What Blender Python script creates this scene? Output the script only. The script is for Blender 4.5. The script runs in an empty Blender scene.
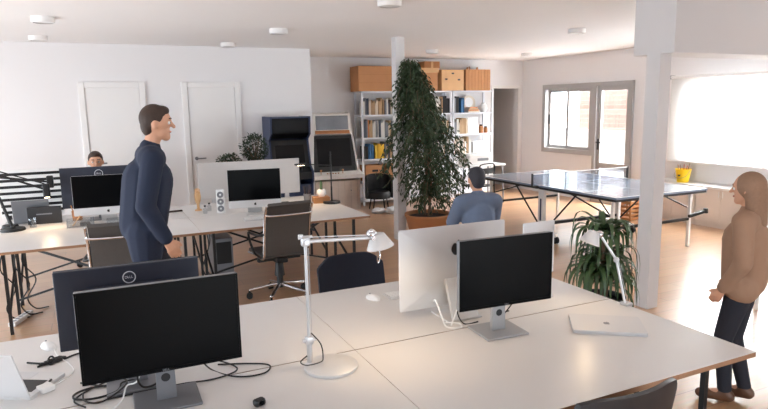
import bpy, bmesh, math, random
from mathutils import Vector, Matrix, Euler
R = math.radians
S = bpy.context.scene
COL = S.collection

# ------------------------------------------------------------------ camera, sky, big lights, exposure
CAM_H = 1.85
cam_data = bpy.data.cameras.new('camera')
cam_data.sensor_width = 36.0
cam_data.lens = 605.0 / 768.0 * 36.0
cam_data.clip_start = 0.05
cam = bpy.data.objects.new('camera', cam_data)
COL.objects.link(cam)
fwd = Vector((0.42148222, 0.89245134, -0.16088299)).normalized()
up0 = Vector((0, 0, 1))
rt = fwd.cross(up0).normalized()
up = rt.cross(fwd).normalized()
roll = R(1.0)                       # the horizon climbs slightly to the right
rt2 = rt * math.cos(roll) - up * math.sin(roll)
up2 = up * math.cos(roll) + rt * math.sin(roll)
M = Matrix((rt2, up2, -fwd)).transposed().to_4x4()
M.translation = Vector((0, 0, CAM_H))
cam.matrix_world = M
S.camera = cam

w = bpy.data.worlds.new('overcast_sky')
S.world = w
w.use_nodes = True
wb = w.node_tree.nodes['Background']
wb.inputs[0].default_value = (0.83, 0.925, 1.0, 1)
wb.inputs[1].default_value = 9.0

def area(name, loc, rot, sx, sy, e, c):
    d = bpy.data.lights.new(name, 'AREA')
    d.shape = 'RECTANGLE'; d.size = sx; d.size_y = sy; d.energy = e; d.color = c
    o = bpy.data.objects.new(name, d); COL.objects.link(o)
    o.location = loc; o.rotation_euler = rot
    return o
def portal(name, loc, rot, sx, sy):
    o = area(name, loc, rot, sx, sy, 1, (1, 1, 1)); o.data.cycles.is_portal = True
area('daylight_behind_blinds', (9.3, 4.6, 1.9), (0, R(80), 0), 1.6, 5.0, 1350, (0.95, 0.98, 1.0))
area('fill_above_terrace', (10.3, 8.3, 3.5), (0, R(48), 0), 2.2, 3.2, 1500, (1.0, 0.98, 0.95))  # unseen area light, added to brighten the right wall and the floor by it
# sky portals in the window openings (they add no light, they only guide the sampling of the sky)
portal('portal_left', (-3.48, 4.7, 0.85), (0, R(-90), 0), 1.5, 7.2)
portal('portal_rear', (2.5, -2.98, 0.95), (R(90), 0, 0), 5.0, 1.1)
portal('portal_right_glazing', (8.62, 8.82, 1.2), (0, R(90), 0), 2.1, 2.3)
portal('portal_right_blinds', (8.62, 4.575, 1.515), (0, R(90), 0), 1.09, 3.95)
S.view_settings.view_transform = 'Standard'
S.view_settings.look = 'None'
S.view_settings.exposure = 0.06
S.view_settings.gamma = 1.0
S.view_settings.use_curve_mapping = False
S.cycles.use_denoising = True
S.cycles.max_bounces = 10
S.cycles.diffuse_bounces = 5
S.cycles.sample_clamp_indirect = 12.0
S.cycles.caustics_reflective = False
S.cycles.caustics_refractive = False
rnd = random.Random(11)

# ------------------------------------------------------------------ materials
def lin(c):
    return tuple((x / 12.92 if x <= 0.04045 else ((x + 0.055) / 1.055) ** 2.4) for x in c)
def rgb(r, g, b):
    return lin((r / 255, g / 255, b / 255)) + (1,)
MATS = {}
def mat(name, col, rough=0.5, metal=0.0, spec=0.5, noise=0.0, nscale=30.0, bump=0.0, bscale=200.0, emit=None, estr=0.0, coat=0.0, trans=0.0):
    m = bpy.data.materials.new(name); m.use_nodes = True
    nt = m.node_tree; b = nt.nodes['Principled BSDF']
    b.inputs['Base Color'].default_value = col
    b.inputs['Roughness'].default_value = rough
    b.inputs['Metallic'].default_value = metal
    b.inputs['Specular IOR Level'].default_value = spec
    b.inputs['Coat Weight'].default_value = coat
    b.inputs['Transmission Weight'].default_value = trans
    tc = nt.nodes.new('ShaderNodeTexCoord')
    if noise > 0:
        n = nt.nodes.new('ShaderNodeTexNoise'); n.inputs['Scale'].default_value = nscale; n.inputs['Detail'].default_value = 4
        nt.links.new(tc.outputs['Object'], n.inputs['Vector'])
        mx = nt.nodes.new('ShaderNodeMix'); mx.data_type = 'RGBA'; mx.blend_type = 'MIX'
        mx.inputs[6].default_value = tuple(min(1, c * (1 + noise)) for c in col[:3]) + (1,)
        mx.inputs[7].default_value = tuple(c * (1 - noise) for c in col[:3]) + (1,)
        nt.links.new(n.outputs['Fac'], mx.inputs[0])
        nt.links.new(mx.outputs[2], b.inputs['Base Color'])
    if bump > 0:
        n2 = nt.nodes.new('ShaderNodeTexNoise'); n2.inputs['Scale'].default_value = bscale
        nt.links.new(tc.outputs['Object'], n2.inputs['Vector'])
        bp = nt.nodes.new('ShaderNodeBump'); bp.inputs['Strength'].default_value = bump; bp.inputs['Distance'].default_value = 0.01
        nt.links.new(n2.outputs['Fac'], bp.inputs['Height'])
        nt.links.new(bp.outputs['Normal'], b.inputs['Normal'])
    if emit:
        b.inputs['Emission Color'].default_value = emit; b.inputs['Emission Strength'].default_value = estr
    MATS[name] = m
    return m
WALL = mat('white_wall_paint', rgb(233, 231, 232), 0.85, noise=0.012, nscale=1.5, bump=0.05, bscale=60)
CEIL = mat('ceiling_paint', rgb(242, 240, 240), 0.9, noise=0.015, nscale=1.2)
PAINT = mat('white_gloss_paint', rgb(235, 233, 232), 0.45)
PILLARM = mat('pillar_paint', rgb(216, 214, 215), 0.7, noise=0.015, nscale=3)
CORR = mat('corridor_paint', rgb(178, 168, 160), 0.6)
DESK = mat('white_laminate', rgb(220, 218, 217), 0.33, spec=0.5, noise=0.012, nscale=4)
PLY = mat('birch_ply_edge', rgb(150, 112, 84), 0.6, noise=0.15, nscale=90)
STEEL = mat('black_steel', rgb(24, 25, 28), 0.45, metal=0.2)
BLACK = mat('black_plastic', rgb(22, 23, 26), 0.5)
SCREEN = mat('black_screen', rgb(6, 7, 9), 0.28, spec=0.10)
SLATE = mat('slate_plastic', rgb(38, 44, 60), 0.5, noise=0.06, nscale=3)
ALU = mat('brushed_aluminium', rgb(205, 206, 209), 0.35, metal=0.55, noise=0.03, nscale=8)
ALUL = mat('satin_aluminium', rgb(216, 216, 217), 0.42, metal=0.25)
CHROME = mat('polished_chrome', rgb(215, 216, 220), 0.15, metal=1.0)
GREYMET = mat('grey_metal', rgb(128, 130, 136), 0.4, metal=0.4)
WHITEP = mat('white_plastic', rgb(236, 236, 236), 0.4)
GREYMESH = mat('grey_chair_fabric', rgb(84, 80, 78), 0.75, noise=0.08, nscale=60, bump=0.2, bscale=300)
NAVYF = mat('dark_navy_fabric', rgb(28, 33, 48), 0.85, noise=0.1, nscale=80, bump=0.2, bscale=400)
BLACKF = mat('black_shell_plastic', rgb(38, 38, 42), 0.45)
RUBBER = mat('black_rubber', rgb(18, 18, 19), 0.7)
LEAF = mat('ficus_leaf', rgb(48, 66, 38), 0.5, noise=0.35, nscale=14)
LEAF2 = mat('strap_leaf', rgb(62, 88, 50), 0.42, noise=0.3, nscale=10)
LEAF3 = mat('bushy_leaf', rgb(46, 66, 44), 0.55, noise=0.35, nscale=20)
BARK = mat('grey_bark', rgb(112, 92, 74), 0.9, noise=0.2, nscale=30)
TERRA = mat('terracotta', rgb(172, 118, 78), 0.8, noise=0.1, nscale=12)
SOIL = mat('potting_soil', rgb(58, 44, 36), 0.95, noise=0.3, nscale=60)
WOODB = mat('orange_plywood', rgb(180, 126, 80), 0.6, noise=0.08, nscale=9)
WOODD = mat('brown_cardboard', rgb(166, 112, 68), 0.75, noise=0.08, nscale=9)
WOODL = mat('pale_birch', rgb(208, 166, 120), 0.6, noise=0.08, nscale=9)
WOODW = mat('weathered_white_wood', rgb(206, 192, 182), 0.7, noise=0.07, nscale=12)
SHELFW = mat('white_shelf_metal', rgb(226, 230, 238), 0.45)
BLUEP = mat('dark_blue_panel', rgb(38, 54, 88), 0.45)
PPT = mat('blue_grey_table_tennis_top', rgb(136, 152, 174), 0.27, spec=0.6, coat=0.6)
YEL = mat('yellow_plastic', rgb(246, 206, 22), 0.4)
SKIN = mat('skin', rgb(206, 156, 128), 0.55)
HAIRB = mat('brown_hair', rgb(58, 42, 34), 0.7, noise=0.2, nscale=90)
HAIRD = mat('dark_hair', rgb(52, 52, 60), 0.7, noise=0.2, nscale=90)
HAIRT = mat('sandy_hair', rgb(142, 110, 88), 0.7, noise=0.15, nscale=60)
COATN = mat('navy_coat_cloth', rgb(30, 39, 60), 0.9, noise=0.08, nscale=20)
COATT = mat('tan_coat_cloth', rgb(156, 124, 102), 0.9, noise=0.06, nscale=20)
DENIM = mat('faded_blue_shirt_cloth', rgb(104, 118, 142), 0.9, noise=0.08, nscale=20)
TROUS = mat('dark_trouser_cloth', rgb(36, 38, 48), 0.9)
SHOEB = mat('brown_leather', rgb(92, 62, 44), 0.5)
SHIRT = mat('grey_shirt_cloth', rgb(120, 124, 132), 0.9)
LIP = mat('lip_tone', rgb(168, 104, 92), 0.6)
EYEW = mat('eye_white', rgb(230, 228, 224), 0.3)
EYED = mat('dark_iris', rgb(40, 30, 26), 0.3)
BULB = mat('lit_bulb', rgb(255, 230, 190), 0.4, emit=(1.0, 0.78, 0.5, 1), estr=18)
WINF = mat('grey_window_frame', rgb(168, 166, 166), 0.5)
BRICKS = mat('pale_brick', rgb(225, 205, 192), 0.9)
WHITEBAG = mat('white_plastic_film', rgb(226, 228, 232), 0.35)

def glass_mat(name, tint, gloss=0.06, rough=0.03):
    m = bpy.data.materials.new(name); m.use_nodes = True
    nt = m.node_tree
    for n in list(nt.nodes): nt.nodes.remove(n)
    out = nt.nodes.new('ShaderNodeOutputMaterial'); tr = nt.nodes.new('ShaderNodeBsdfTransparent'); gl = nt.nodes.new('ShaderNodeBsdfGlossy')
    tr.inputs[0].default_value = tint; gl.inputs['Roughness'].default_value = rough
    fr = nt.nodes.new('ShaderNodeMixShader'); fr.inputs[0].default_value = gloss
    nt.links.new(tr.outputs[0], fr.inputs[1]); nt.links.new(gl.outputs[0], fr.inputs[2]); nt.links.new(fr.outputs[0], out.inputs[0])
    return m
GLASS = glass_mat('window_glass', (0.97, 0.98, 0.98, 1))
CLEAR = glass_mat('clear_acrylic', (0.86, 0.88, 0.9, 1), 0.12)
NETM = glass_mat('fine_net', (0.72, 0.75, 0.8, 1), 0.04, 0.6)

def blind_mat():
    m = bpy.data.materials.new('translucent_blind_cloth'); m.use_nodes = True
    nt = m.node_tree
    for n in list(nt.nodes): nt.nodes.remove(n)
    out = nt.nodes.new('ShaderNodeOutputMaterial'); tl = nt.nodes.new('ShaderNodeBsdfTranslucent'); df = nt.nodes.new('ShaderNodeBsdfDiffuse')
    tl.inputs[0].default_value = (0.95, 0.94, 0.92, 1); df.inputs[0].default_value = (0.86, 0.85, 0.83, 1)
    mx = nt.nodes.new('ShaderNodeMixShader'); mx.inputs[0].default_value = 0.5
    nt.links.new(tl.outputs[0], mx.inputs[1]); nt.links.new(df.outputs[0], mx.inputs[2])
    tr = nt.nodes.new('ShaderNodeBsdfTransparent'); m2 = nt.nodes.new('ShaderNodeMixShader'); m2.inputs[0].default_value = 0.36
    nt.links.new(mx.outputs[0], m2.inputs[1]); nt.links.new(tr.outputs[0], m2.inputs[2]); nt.links.new(m2.outputs[0], out.inputs[0])
    return m
BLIND = blind_mat()

def floor_mat():
    m = bpy.data.materials.new('oak_laminate'); m.use_nodes = True
    nt = m.node_tree; b = nt.nodes['Principled BSDF']
    tc = nt.nodes.new('ShaderNodeTexCoord')
    br = nt.nodes.new('ShaderNodeTexBrick')
    br.offset = 0.37; br.inputs['Scale'].default_value = 1.0
    br.inputs['Brick Width'].default_value = 1.3; br.inputs['Row Height'].default_value = 0.19
    br.inputs['Mortar Size'].default_value = 0.003
    br.inputs['Color1'].default_value = rgb(208, 165, 126); br.inputs['Color2'].default_value = rgb(196, 150, 112)
    br.inputs['Mortar'].default_value = rgb(160, 124, 96)
    nt.links.new(tc.outputs['Object'], br.inputs['Vector'])
    mp = nt.nodes.new('ShaderNodeMapping'); mp.inputs['Scale'].default_value = (1.5, 22, 1)
    nt.links.new(tc.outputs['Object'], mp.inputs['Vector'])
    n = nt.nodes.new('ShaderNodeTexNoise'); n.inputs['Scale'].default_value = 2; n.inputs['Detail'].default_value = 6
    nt.links.new(mp.outputs[0], n.inputs['Vector'])
    mx = nt.nodes.new('ShaderNodeMix'); mx.data_type = 'RGBA'; mx.blend_type = 'MULTIPLY'; mx.inputs[0].default_value = 0.35
    nt.links.new(br.outputs['Color'], mx.inputs[6]); nt.links.new(n.outputs['Color'], mx.inputs[7])
    nt.links.new(mx.outputs[2], b.inputs['Base Color'])
    b.inputs['Roughness'].default_value = 0.32
    b.inputs['Coat Weight'].default_value = 0.6; b.inputs['Coat Roughness'].default_value = 0.28
    return m
FLOOR = floor_mat()

def brick_mat():
    m = BRICKS; nt = m.node_tree; b = nt.nodes['Principled BSDF']
    tc = nt.nodes.new('ShaderNodeTexCoord'); mp = nt.nodes.new('ShaderNodeMapping'); mp.inputs['Rotation'].default_value = (R(90), 0, R(90))
    br = nt.nodes.new('ShaderNodeTexBrick'); br.inputs['Scale'].default_value = 3
    br.inputs['Color1'].default_value = rgb(112, 82, 70); br.inputs['Color2'].default_value = rgb(124, 96, 84); br.inputs['Mortar'].default_value = rgb(138, 126, 118)
    nt.links.new(tc.outputs['Object'], mp.inputs['Vector']); nt.links.new(mp.outputs[0], br.inputs['Vector']); nt.links.new(br.outputs['Color'], b.inputs['Base Color'])
brick_mat()

# ------------------------------------------------------------------ mesh helpers
def rotz(a): return Matrix.Rotation(a, 4, 'Z')
class MB:
    def __init__(s): s.bm = bmesh.new(); s.mi = 0
    def m(s, i): s.mi = i; return s
    def _tag(s, n0):
        s.bm.faces.ensure_lookup_table()
        for f in s.bm.faces[n0:]: f.material_index = s.mi
    def box(s, c, d, rot=None, bev=0.0, seg=2):
        n0 = len(s.bm.faces)
        T = Matrix.Translation(Vector(c)) @ (rot.to_4x4() if rot is not None else Matrix.Identity(4)) @ Matrix.Diagonal((d[0], d[1], d[2], 1))
        g = bmesh.ops.create_cube(s.bm, size=1.0, matrix=T)
        if bev > 0:
            es = list({e for v in g['verts'] for e in v.link_edges})
            bmesh.ops.bevel(s.bm, geom=es, offset=min(bev, 0.49 * min(d)), segments=seg, profile=0.5, affect='EDGES')
        s._tag(n0); return s
    def bar(s, p, q, a, b=None, bev=0.0):
        p = Vector(p); q = Vector(q); d = q - p
        z = d.normalized(); x = z.cross(Vector((0, 0, 1)))
        if x.length < 1e-4: x = Vector((1, 0, 0))
        x.normalize(); y = z.cross(x)
        rot = Matrix((x, y, z)).transposed()
        return s.box((p + q) / 2, (a, b or a, d.length), rot, bev)
    def cyl(s, p, q, r0, r1=None, n=16, cap=True):
        n0 = len(s.bm.faces)
        r1 = r0 if r1 is None else r1
        p = Vector(p); q = Vector(q); d = q - p
        T = Matrix.Translation((p + q) / 2) @ d.to_track_quat('Z', 'Y').to_matrix().to_4x4()
        bmesh.ops.create_cone(s.bm, cap_ends=cap, segments=n, radius1=r0, radius2=r1, depth=d.length, matrix=T)
        s._tag(n0); return s
    def sph(s, c, r, n=14, sc=(1, 1, 1), rot=None):
        n0 = len(s.bm.faces)
        T = Matrix.Translation(Vector(c)) @ (rot.to_4x4() if rot is not None else Matrix.Identity(4)) @ Matrix.Diagonal((sc[0], sc[1], sc[2], 1))
        bmesh.ops.create_uvsphere(s.bm, u_segments=n, v_segments=max(6, n * 2 // 3), radius=r, matrix=T)
        s._tag(n0); return s
    def lathe(s, prof, c=(0, 0, 0), n=28, rot=None):
        n0 = len(s.bm.faces)
        T = Matrix.Translation(Vector(c)) @ (rot.to_4x4() if rot is not None else Matrix.Identity(4))
        rings = []
        for r, z in prof:
            if r < 1e-6: rings.append([s.bm.verts.new(T @ Vector((0, 0, z)))])
            else: rings.append([s.bm.verts.new(T @ Vector((r * math.cos(2 * math.pi * i / n), r * math.sin(2 * math.pi * i / n), z))) for i in range(n)])
        for a, b in zip(rings, rings[1:]):
            for i in range(n):
                j = (i + 1) % n
                if len(a) == 1 and len(b) == 1: continue
                if len(a) == 1: s.bm.faces.new((a[0], b[j], b[i]))
                elif len(b) == 1: s.bm.faces.new((a[i], a[j], b[0]))
                else: s.bm.faces.new((a[i], a[j], b[j], b[i]))
        s._tag(n0); return s
    def tube(s, pts, r, n=8, closed=False):
        n0 = len(s.bm.faces)
        pts = [Vector(p) for p in pts]
        rr = r if isinstance(r, (list, tuple)) else [r] * len(pts)
        rings = []; prev = None
        for i, p in enumerate(pts):
            a = pts[max(0, i - 1)]; b = pts[min(len(pts) - 1, i + 1)]
            if closed: a = pts[i - 1]; b = pts[(i + 1) % len(pts)]
            t = (b - a).normalized()
            if prev is None:
                x = t.cross(Vector((0, 0, 1)))
                if x.length < 1e-3: x = t.cross(Vector((1, 0, 0)))
            else: x = prev - t * prev.dot(t)
            if x.length < 1e-6: x = t.orthogonal()
            x.normalize(); prev = x; y = t.cross(x)
            rings.append([s.bm.verts.new(p + (x * math.cos(2 * math.pi * k / n) + y * math.sin(2 * math.pi * k / n)) * rr[i]) for k in range(n)])
        m = len(rings)
        for i in range(m if closed else m - 1):
            a = rings[i]; b = rings[(i + 1) % m]
            for k in range(n): s.bm.faces.new((a[k], a[(k + 1) % n], b[(k + 1) % n], b[k]))
        if not closed:
            s.bm.faces.new(list(reversed(rings[0]))); s.bm.faces.new(rings[-1])
        s._tag(n0); return s
    def prism(s, poly, t0, t1, axes='xz', off=(0, 0, 0)):
        """poly in the two named axes, extruded along the third from t0 to t1"""
        n0 = len(s.bm.faces); off = Vector(off)
        def mk(u, v, t):
            d = {'xz': (u, t, v), 'yz': (t, u, v), 'xy': (u, v, t)}[axes]
            return s.bm.verts.new(Vector(d) + off)
        A = [mk(u, v, t0) for u, v in poly]; B = [mk(u, v, t1) for u, v in poly]
        s.bm.faces.new(A); s.bm.faces.new(list(reversed(B)))
        k = len(A)
        for i in range(k): s.bm.faces.new((A[i], B[i], B[(i + 1) % k], A[(i + 1) % k]))
        s._tag(n0); return s
    def face(s, pts):
        n0 = len(s.bm.faces)
        s.bm.faces.new([s.bm.verts.new(Vector(p)) for p in pts]); s._tag(n0); return s
    def build(s, name, mats, parent=None, smooth=False, recalc=True):
        if recalc: bmesh.ops.recalc_face_normals(s.bm, faces=s.bm.faces)
        me = bpy.data.meshes.new(name)
        s.bm.to_mesh(me); s.bm.free()
        for m_ in (mats if isinstance(mats, (list, tuple)) else [mats]): me.materials.append(m_)
        if smooth:
            for p in me.polygons: p.use_smooth = True
            try: me.set_sharp_from_angle(angle=R(40))
            except Exception: pass
        o = bpy.data.objects.new(name, me); COL.objects.link(o)
        if parent is not None: o.parent = parent
        return o
def tag(o, label=None, cat=None, group=None, kind=None):
    if label: o['label'] = label
    if cat: o['category'] = cat
    if group: o['group'] = group
    if kind: o['kind'] = kind
    return o
def thing(name, label, cat, loc=(0, 0, 0), rz=0.0, group=None):
    o = bpy.data.objects.new(name, None); COL.objects.link(o)
    o.empty_display_size = 0.1
    o.location = loc; o.rotation_euler = (0, 0, rz)
    return tag(o, label, cat, group)
def struct(name, mb, m, parent=None):
    o = mb.build(name, m, parent)
    if parent is None: o['kind'] = 'structure'
    return o
def dup(root, loc, rz, label, group=None):
    def cp(o, par):
        c = o.copy(); COL.objects.link(c)
        if par is not None:
            c.parent = par
        for ch in list(o.children): cp(ch, c)
        return c
    c = cp(root, None); c.location = loc; c.rotation_euler = (0, 0, rz)
    c['label'] = label
    if group: c['group'] = group
    return c
def remesh(mb, name, mats, parent, voxel=0.009, smooth=5):
    """one continuous skin over overlapping solids"""
    o = mb.build(name + '_src', mats)
    md = o.modifiers.new('r', 'REMESH'); md.mode = 'VOXEL'; md.voxel_size = voxel; md.use_smooth_shade = True
    sm = o.modifiers.new('s', 'SMOOTH'); sm.iterations = smooth; sm.factor = 0.5
    dg = bpy.context.evaluated_depsgraph_get(); dg.update()
    me = bpy.data.meshes.new_from_object(o.evaluated_get(dg))
    me.name = name
    old = o.data; bpy.data.objects.remove(o); bpy.data.meshes.remove(old)
    me.materials.clear()
    for m_ in (mats if isinstance(mats, (list, tuple)) else [mats]): me.materials.append(m_)
    for p in me.polygons: p.use_smooth = True
    n = bpy.data.objects.new(name, me); COL.objects.link(n)
    if parent is not None: n.parent = parent
    return n
def smoothpath(pts, n=6):
    """Catmull-Rom through pts"""
    P = [Vector(p) for p in pts]; out = []
    for i in range(len(P) - 1):
        a = P[max(0, i - 1)]; b = P[i]; c = P[i + 1]; d = P[min(len(P) - 1, i + 2)]
        for k in range(n):
            t = k / n
            out.append(0.5 * ((2 * b) + (c - a) * t + (2 * a - 5 * b + 4 * c - d) * t * t + (3 * b - a - 3 * c + d) * t ** 3))
    out.append(P[-1]); return out
def rrect(w_, h_, r, n=5, cx=0, cy=0):
    pts = []
    for sx, sy, a0 in ((1, 1, 0), (-1, 1, 90), (-1, -1, 180), (1, -1, 270)):
        for k in range(n + 1):
            a = R(a0 + 90 * k / n)
            pts.append((cx + sx * (w_ / 2 - r) + r * math.cos(a), cy + sy * (h_ / 2 - r) + r * math.sin(a)))
    return pts
def text_into(mb, body, size, T, depth=0.001):
    cu = bpy.data.curves.new('t', 'FONT'); cu.body = body; cu.size = size; cu.align_x = 'CENTER'; cu.align_y = 'CENTER'; cu.extrude = depth
    o = bpy.data.objects.new('t', cu); COL.objects.link(o)
    dg = bpy.context.evaluated_depsgraph_get(); dg.update()
    me = bpy.data.meshes.new_from_object(o.evaluated_get(dg))
    me.transform(T)
    n0 = len(mb.bm.faces); mb.bm.from_mesh(me); mb._tag(n0)
    bpy.data.objects.remove(o); bpy.data.curves.remove(cu); bpy.data.meshes.remove(me)
def apple_poly(s):
    """bitten fruit outline, about s tall, centred"""
    pts = []
    for k in range(40):
        a = 2 * math.pi * k / 40
        r = 0.40 * (1 - 0.10 * math.cos(2 * a) * 0.4)
        x = r * math.cos(a) * 1.0; y = r * math.sin(a) * 1.0
        if y > 0: y -= 0.10 * math.exp(-(x / 0.11) ** 2)
        else: y += 0.07 * math.exp(-(x / 0.10) ** 2)
        dx = x - 0.44; dy = y - 0.04; d = math.hypot(dx, dy)
        if d < 0.19:
            x = 0.44 - math.sqrt(max(0, 0.19 ** 2 - dy * dy))
        pts.append((x * s, (y - 0.06) * s))
    return pts
def leaf_poly(s):
    return [((0.0) * s, 0.31 * s), ((0.03) * s, 0.42 * s), (0.14 * s, 0.5 * s), (0.13 * s, 0.38 * s)]

# ------------------------------------------------------------------ the room
H = 2.75
XL, XR, YB, Y1, Y2 = -3.5, 8.4, -3.0, 9.3, 10.7
struct('floor', MB().box(((XL + XR) / 2, (YB + 12.2) / 2, -0.05), (XR - XL + 0.4, 12.2 - YB + 0.2, 0.1)), FLOOR)
struct('ceiling', MB().box(((XL + XR) / 2, (YB + 12.2) / 2, H + 0.05), (XR - XL + 0.4, 12.2 - YB + 0.2, 0.1)), CEIL)
# left part of the far wall, with two door recesses filled by the doors, and its return
struct('wall_back', MB().box(((XL + 3.15) / 2, Y1 + 0.06, H / 2), (3.15 - XL, 0.12, H)).box((3.09, (Y1 + Y2) / 2 + 0.06, H / 2), (0.12, Y2 - Y1 - 0.12, H)), WALL)
mb = MB()
DX0, DX1, DZ = 7.64, 8.28, 2.17
mb.box(((3.03 + DX0) / 2, Y2 + 0.06, H / 2), (DX0 - 3.03, 0.12, H)).box(((DX0 + DX1) / 2, Y2 + 0.06, (H + DZ) / 2), (DX1 - DX0, 0.12, H - DZ)).box(((DX1 + XR) / 2, Y2 + 0.06, H / 2), (XR - DX1, 0.12, H))
struct('wall_recess', mb, WALL)
struct('wall_corridor', MB().box((7.96, 12.0, 1.2), (1.2, 0.1, 2.4)).box((8.52, 11.4, 1.2), (0.1, 1.2, 2.4)).box((7.4, 11.4, 1.2), (0.1, 1.2, 2.4)).box((7.96, 11.4, 2.42), (1.2, 1.2, 0.05)), CORR)
# corridor door frame, left without a leaf
struct('trim_4', MB().box((DX0 - 0.03, Y2 - 0.01, DZ / 2), (0.06, 0.02, DZ)).box((DX1 + 0.03, Y2 - 0.01, DZ / 2), (0.06, 0.02, DZ)).box(((DX0 + DX1) / 2, Y2 - 0.01, DZ + 0.03), (DX1 - DX0 + 0.12, 0.02, 0.06)), PAINT)
# right wall with three openings
W1 = (8.56, 9.98, 0.86, 2.21); GD = (7.66, 8.56, 0.0, 2.21); W2 = (2.6, 6.55, 0.97, 2.06)
mb = MB(); T = 0.2; xc = XR + T / 2
def wseg(y0, y1, z0, z1): mb.box((xc, (y0 + y1) / 2, (z0 + z1) / 2), (T, y1 - y0, z1 - z0))
wseg(YB, W2[0], 0, H); wseg(W2[0], W2[1], 0, W2[2]); wseg(W2[0], W2[1], W2[3], H)
wseg(W2[1], GD[0], 0, H); wseg(GD[0], W1[1], 2.21, H); wseg(W1[0], W1[1], 0, W1[2]); wseg(W1[1], 12.2, 0, H)
struct('wall_right', mb, WALL)
# left wall and rear wall, behind and beside the camera, each with a band of windows
mb = MB(); xl = XL - 0.1
mb.box((xl, 3.4, 0.05), (0.2, 12.8, 0.1)).box((xl, 3.4, 2.175), (0.2, 12.8, 1.15)).box((xl, -0.95, 0.85), (0.2, 4.1, 1.5)).box((xl, 9.05, 0.85), (0.2, 1.5, 1.5))
struct('wall_left', mb, WALL)
struct('wall_front', MB().box((2.5, YB - 0.1, 0.2), (12.2, 0.2, 0.4)).box((2.5, YB - 0.1, 2.125), (12.2, 0.2, 1.25)).box((-1.8, YB - 0.1, 0.95), (3.6, 0.2, 1.1)).box((6.8, YB - 0.1, 0.95), (3.6, 0.2, 1.1)), WALL)
# dropped beam and the pillar below it; the slim column by the fig tree
BZ = 2.245
struct('trim_1', MB().box(((4.36 + XR) / 2, 3.80, (BZ + H) / 2), (XR - 4.36, 0.42, H - BZ)), PILLARM)
struct('trim_2', MB().box((4.42, 3.79, BZ / 2), (0.13, 0.145, BZ)), PILLARM)
struct('trim_3', MB().box((3.755, 7.43, H / 2), (0.13, 0.13, H)), PILLARM)
struct('baseboard_back', MB().box(((XL + 3.15) / 2, Y1 - 0.008, 0.04), (3.15 - XL, 0.016, 0.08)), PAINT)
struct('baseboard_recess', MB().box(((3.15 + 7.6) / 2, Y2 - 0.008, 0.04), (7.6 - 3.15, 0.016, 0.08)), PAINT)
struct('baseboard_right', MB().box((XR - 0.008, (6.6 + 7.6) / 2, 0.04), (0.016, 1.0, 0.08)).box((XR - 0.008, 9.65, 0.04), (0.016, 2.08, 0.08)), PAINT)

def white_door(name, x0, x1):
    fr = struct(name, MB().box((x0 + 0.04, Y1 - 0.015, 1.12), (0.08, 0.05, 2.24), bev=0.008).box((x1 - 0.04, Y1 - 0.015, 1.12), (0.08, 0.05, 2.24), bev=0.008).box(((x0 + x1) / 2, Y1 - 0.015, 2.20), (x1 - x0 - 0.16, 0.05, 0.08), bev=0.008), PAINT)
    MB().box(((x0 + x1) / 2, Y1 - 0.012, 1.085), (x1 - x0 - 0.172, 0.024, 2.15)).build('door_leaf', PAINT, fr)
    hx = x0 + 0.15
    MB().cyl((hx, Y1 - 0.024, 1.13), (hx, Y1 - 0.035, 1.13), 0.026).cyl((hx, Y1 - 0.03, 1.13), (hx, Y1 - 0.075, 1.13), 0.01).cyl((hx - 0.005, Y1 - 0.07, 1.13), (hx + 0.13, Y1 - 0.07, 1.13), 0.01).build('door_handle', GREYMET, fr, True)
white_door('door_1', -0.16, 0.69)
white_door('door_2', 1.18, 2.02)

# sliding window (left) and glazed door (right) in the right wall
def frame_rect(mb, x, y0, y1, z0, z1, t, d):
    mb.box((x, y0 + t / 2, (z0 + z1) / 2), (d, t, z1 - z0)).box((x, y1 - t / 2, (z0 + z1) / 2), (d, t, z1 - z0))
    mb.box((x, (y0 + y1) / 2, z0 + t / 2), (d, y1 - y0 - 2 * t, t)).box((x, (y0 + y1) / 2, z1 - t / 2), (d, y1 - y0 - 2 * t, t))
mb = MB(); frame_rect(mb, XR + 0.03, W1[0], W1[1], W1[2], W1[3], 0.09, 0.16)
win1 = struct('window_1', mb, WINF)
for (y0, y1, dx) in ((8.65, 9.32, 0.0), (9.26, 9.89, 0.045)):
    mb = MB(); frame_rect(mb, XR + 0.02 + dx, y0, y1, W1[2] + 0.09, W1[3] - 0.09, 0.06, 0.035)
    sa = mb.build('sash', WINF, win1)
    MB().box((XR + 0.02 + dx, (y0 + y1) / 2, (W1[2] + W1[3]) / 2), (0.008, y1 - y0 - 0.12, W1[3] - W1[2] - 0.3)).build('pane', GLASS, sa)
    MB().box((XR - 0.005 + dx, y0 + 0.03 if dx == 0 else y1 - 0.03, 1.52), (0.02, 0.022, 0.2), bev=0.006).build('latch', BLACK, sa)
mb = MB(); frame_rect(mb, XR + 0.03, GD[0], GD[1], 0.0, GD[3], 0.07, 0.16)
gd = struct('door_3', mb, WINF)
mb = MB(); frame_rect(mb, XR + 0.02, GD[0] + 0.07, GD[1] - 0.07, 0.07, GD[3] - 0.07, 0.085, 0.05)
mb.box((XR + 0.02, (GD[0] + GD[1]) / 2, 0.70), (0.05, 0.6, 0.1))
lf = mb.build('door_leaf', WINF, gd)
MB().box((XR + 0.02, (GD[0] + GD[1]) / 2, 1.42), (0.008, GD[1] - GD[0] - 0.3, 1.36)).box((XR + 0.02, (GD[0] + GD[1]) / 2, 0.40), (0.008, GD[1] - GD[0] - 0.3, 0.5)).build('pane', GLASS, lf)
MB().box((XR - 0.012, GD[1] - 0.11, 1.08), (0.014, 0.035, 0.2), bev=0.004).cyl((XR - 0.02, GD[1] - 0.11, 1.12), (XR - 0.06, GD[1] - 0.11, 1.12), 0.01).box((XR - 0.06, GD[1] - 0.17, 1.12), (0.02, 0.13, 0.02), bev=0.005).build('door_handle', BLACK, lf)
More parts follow.
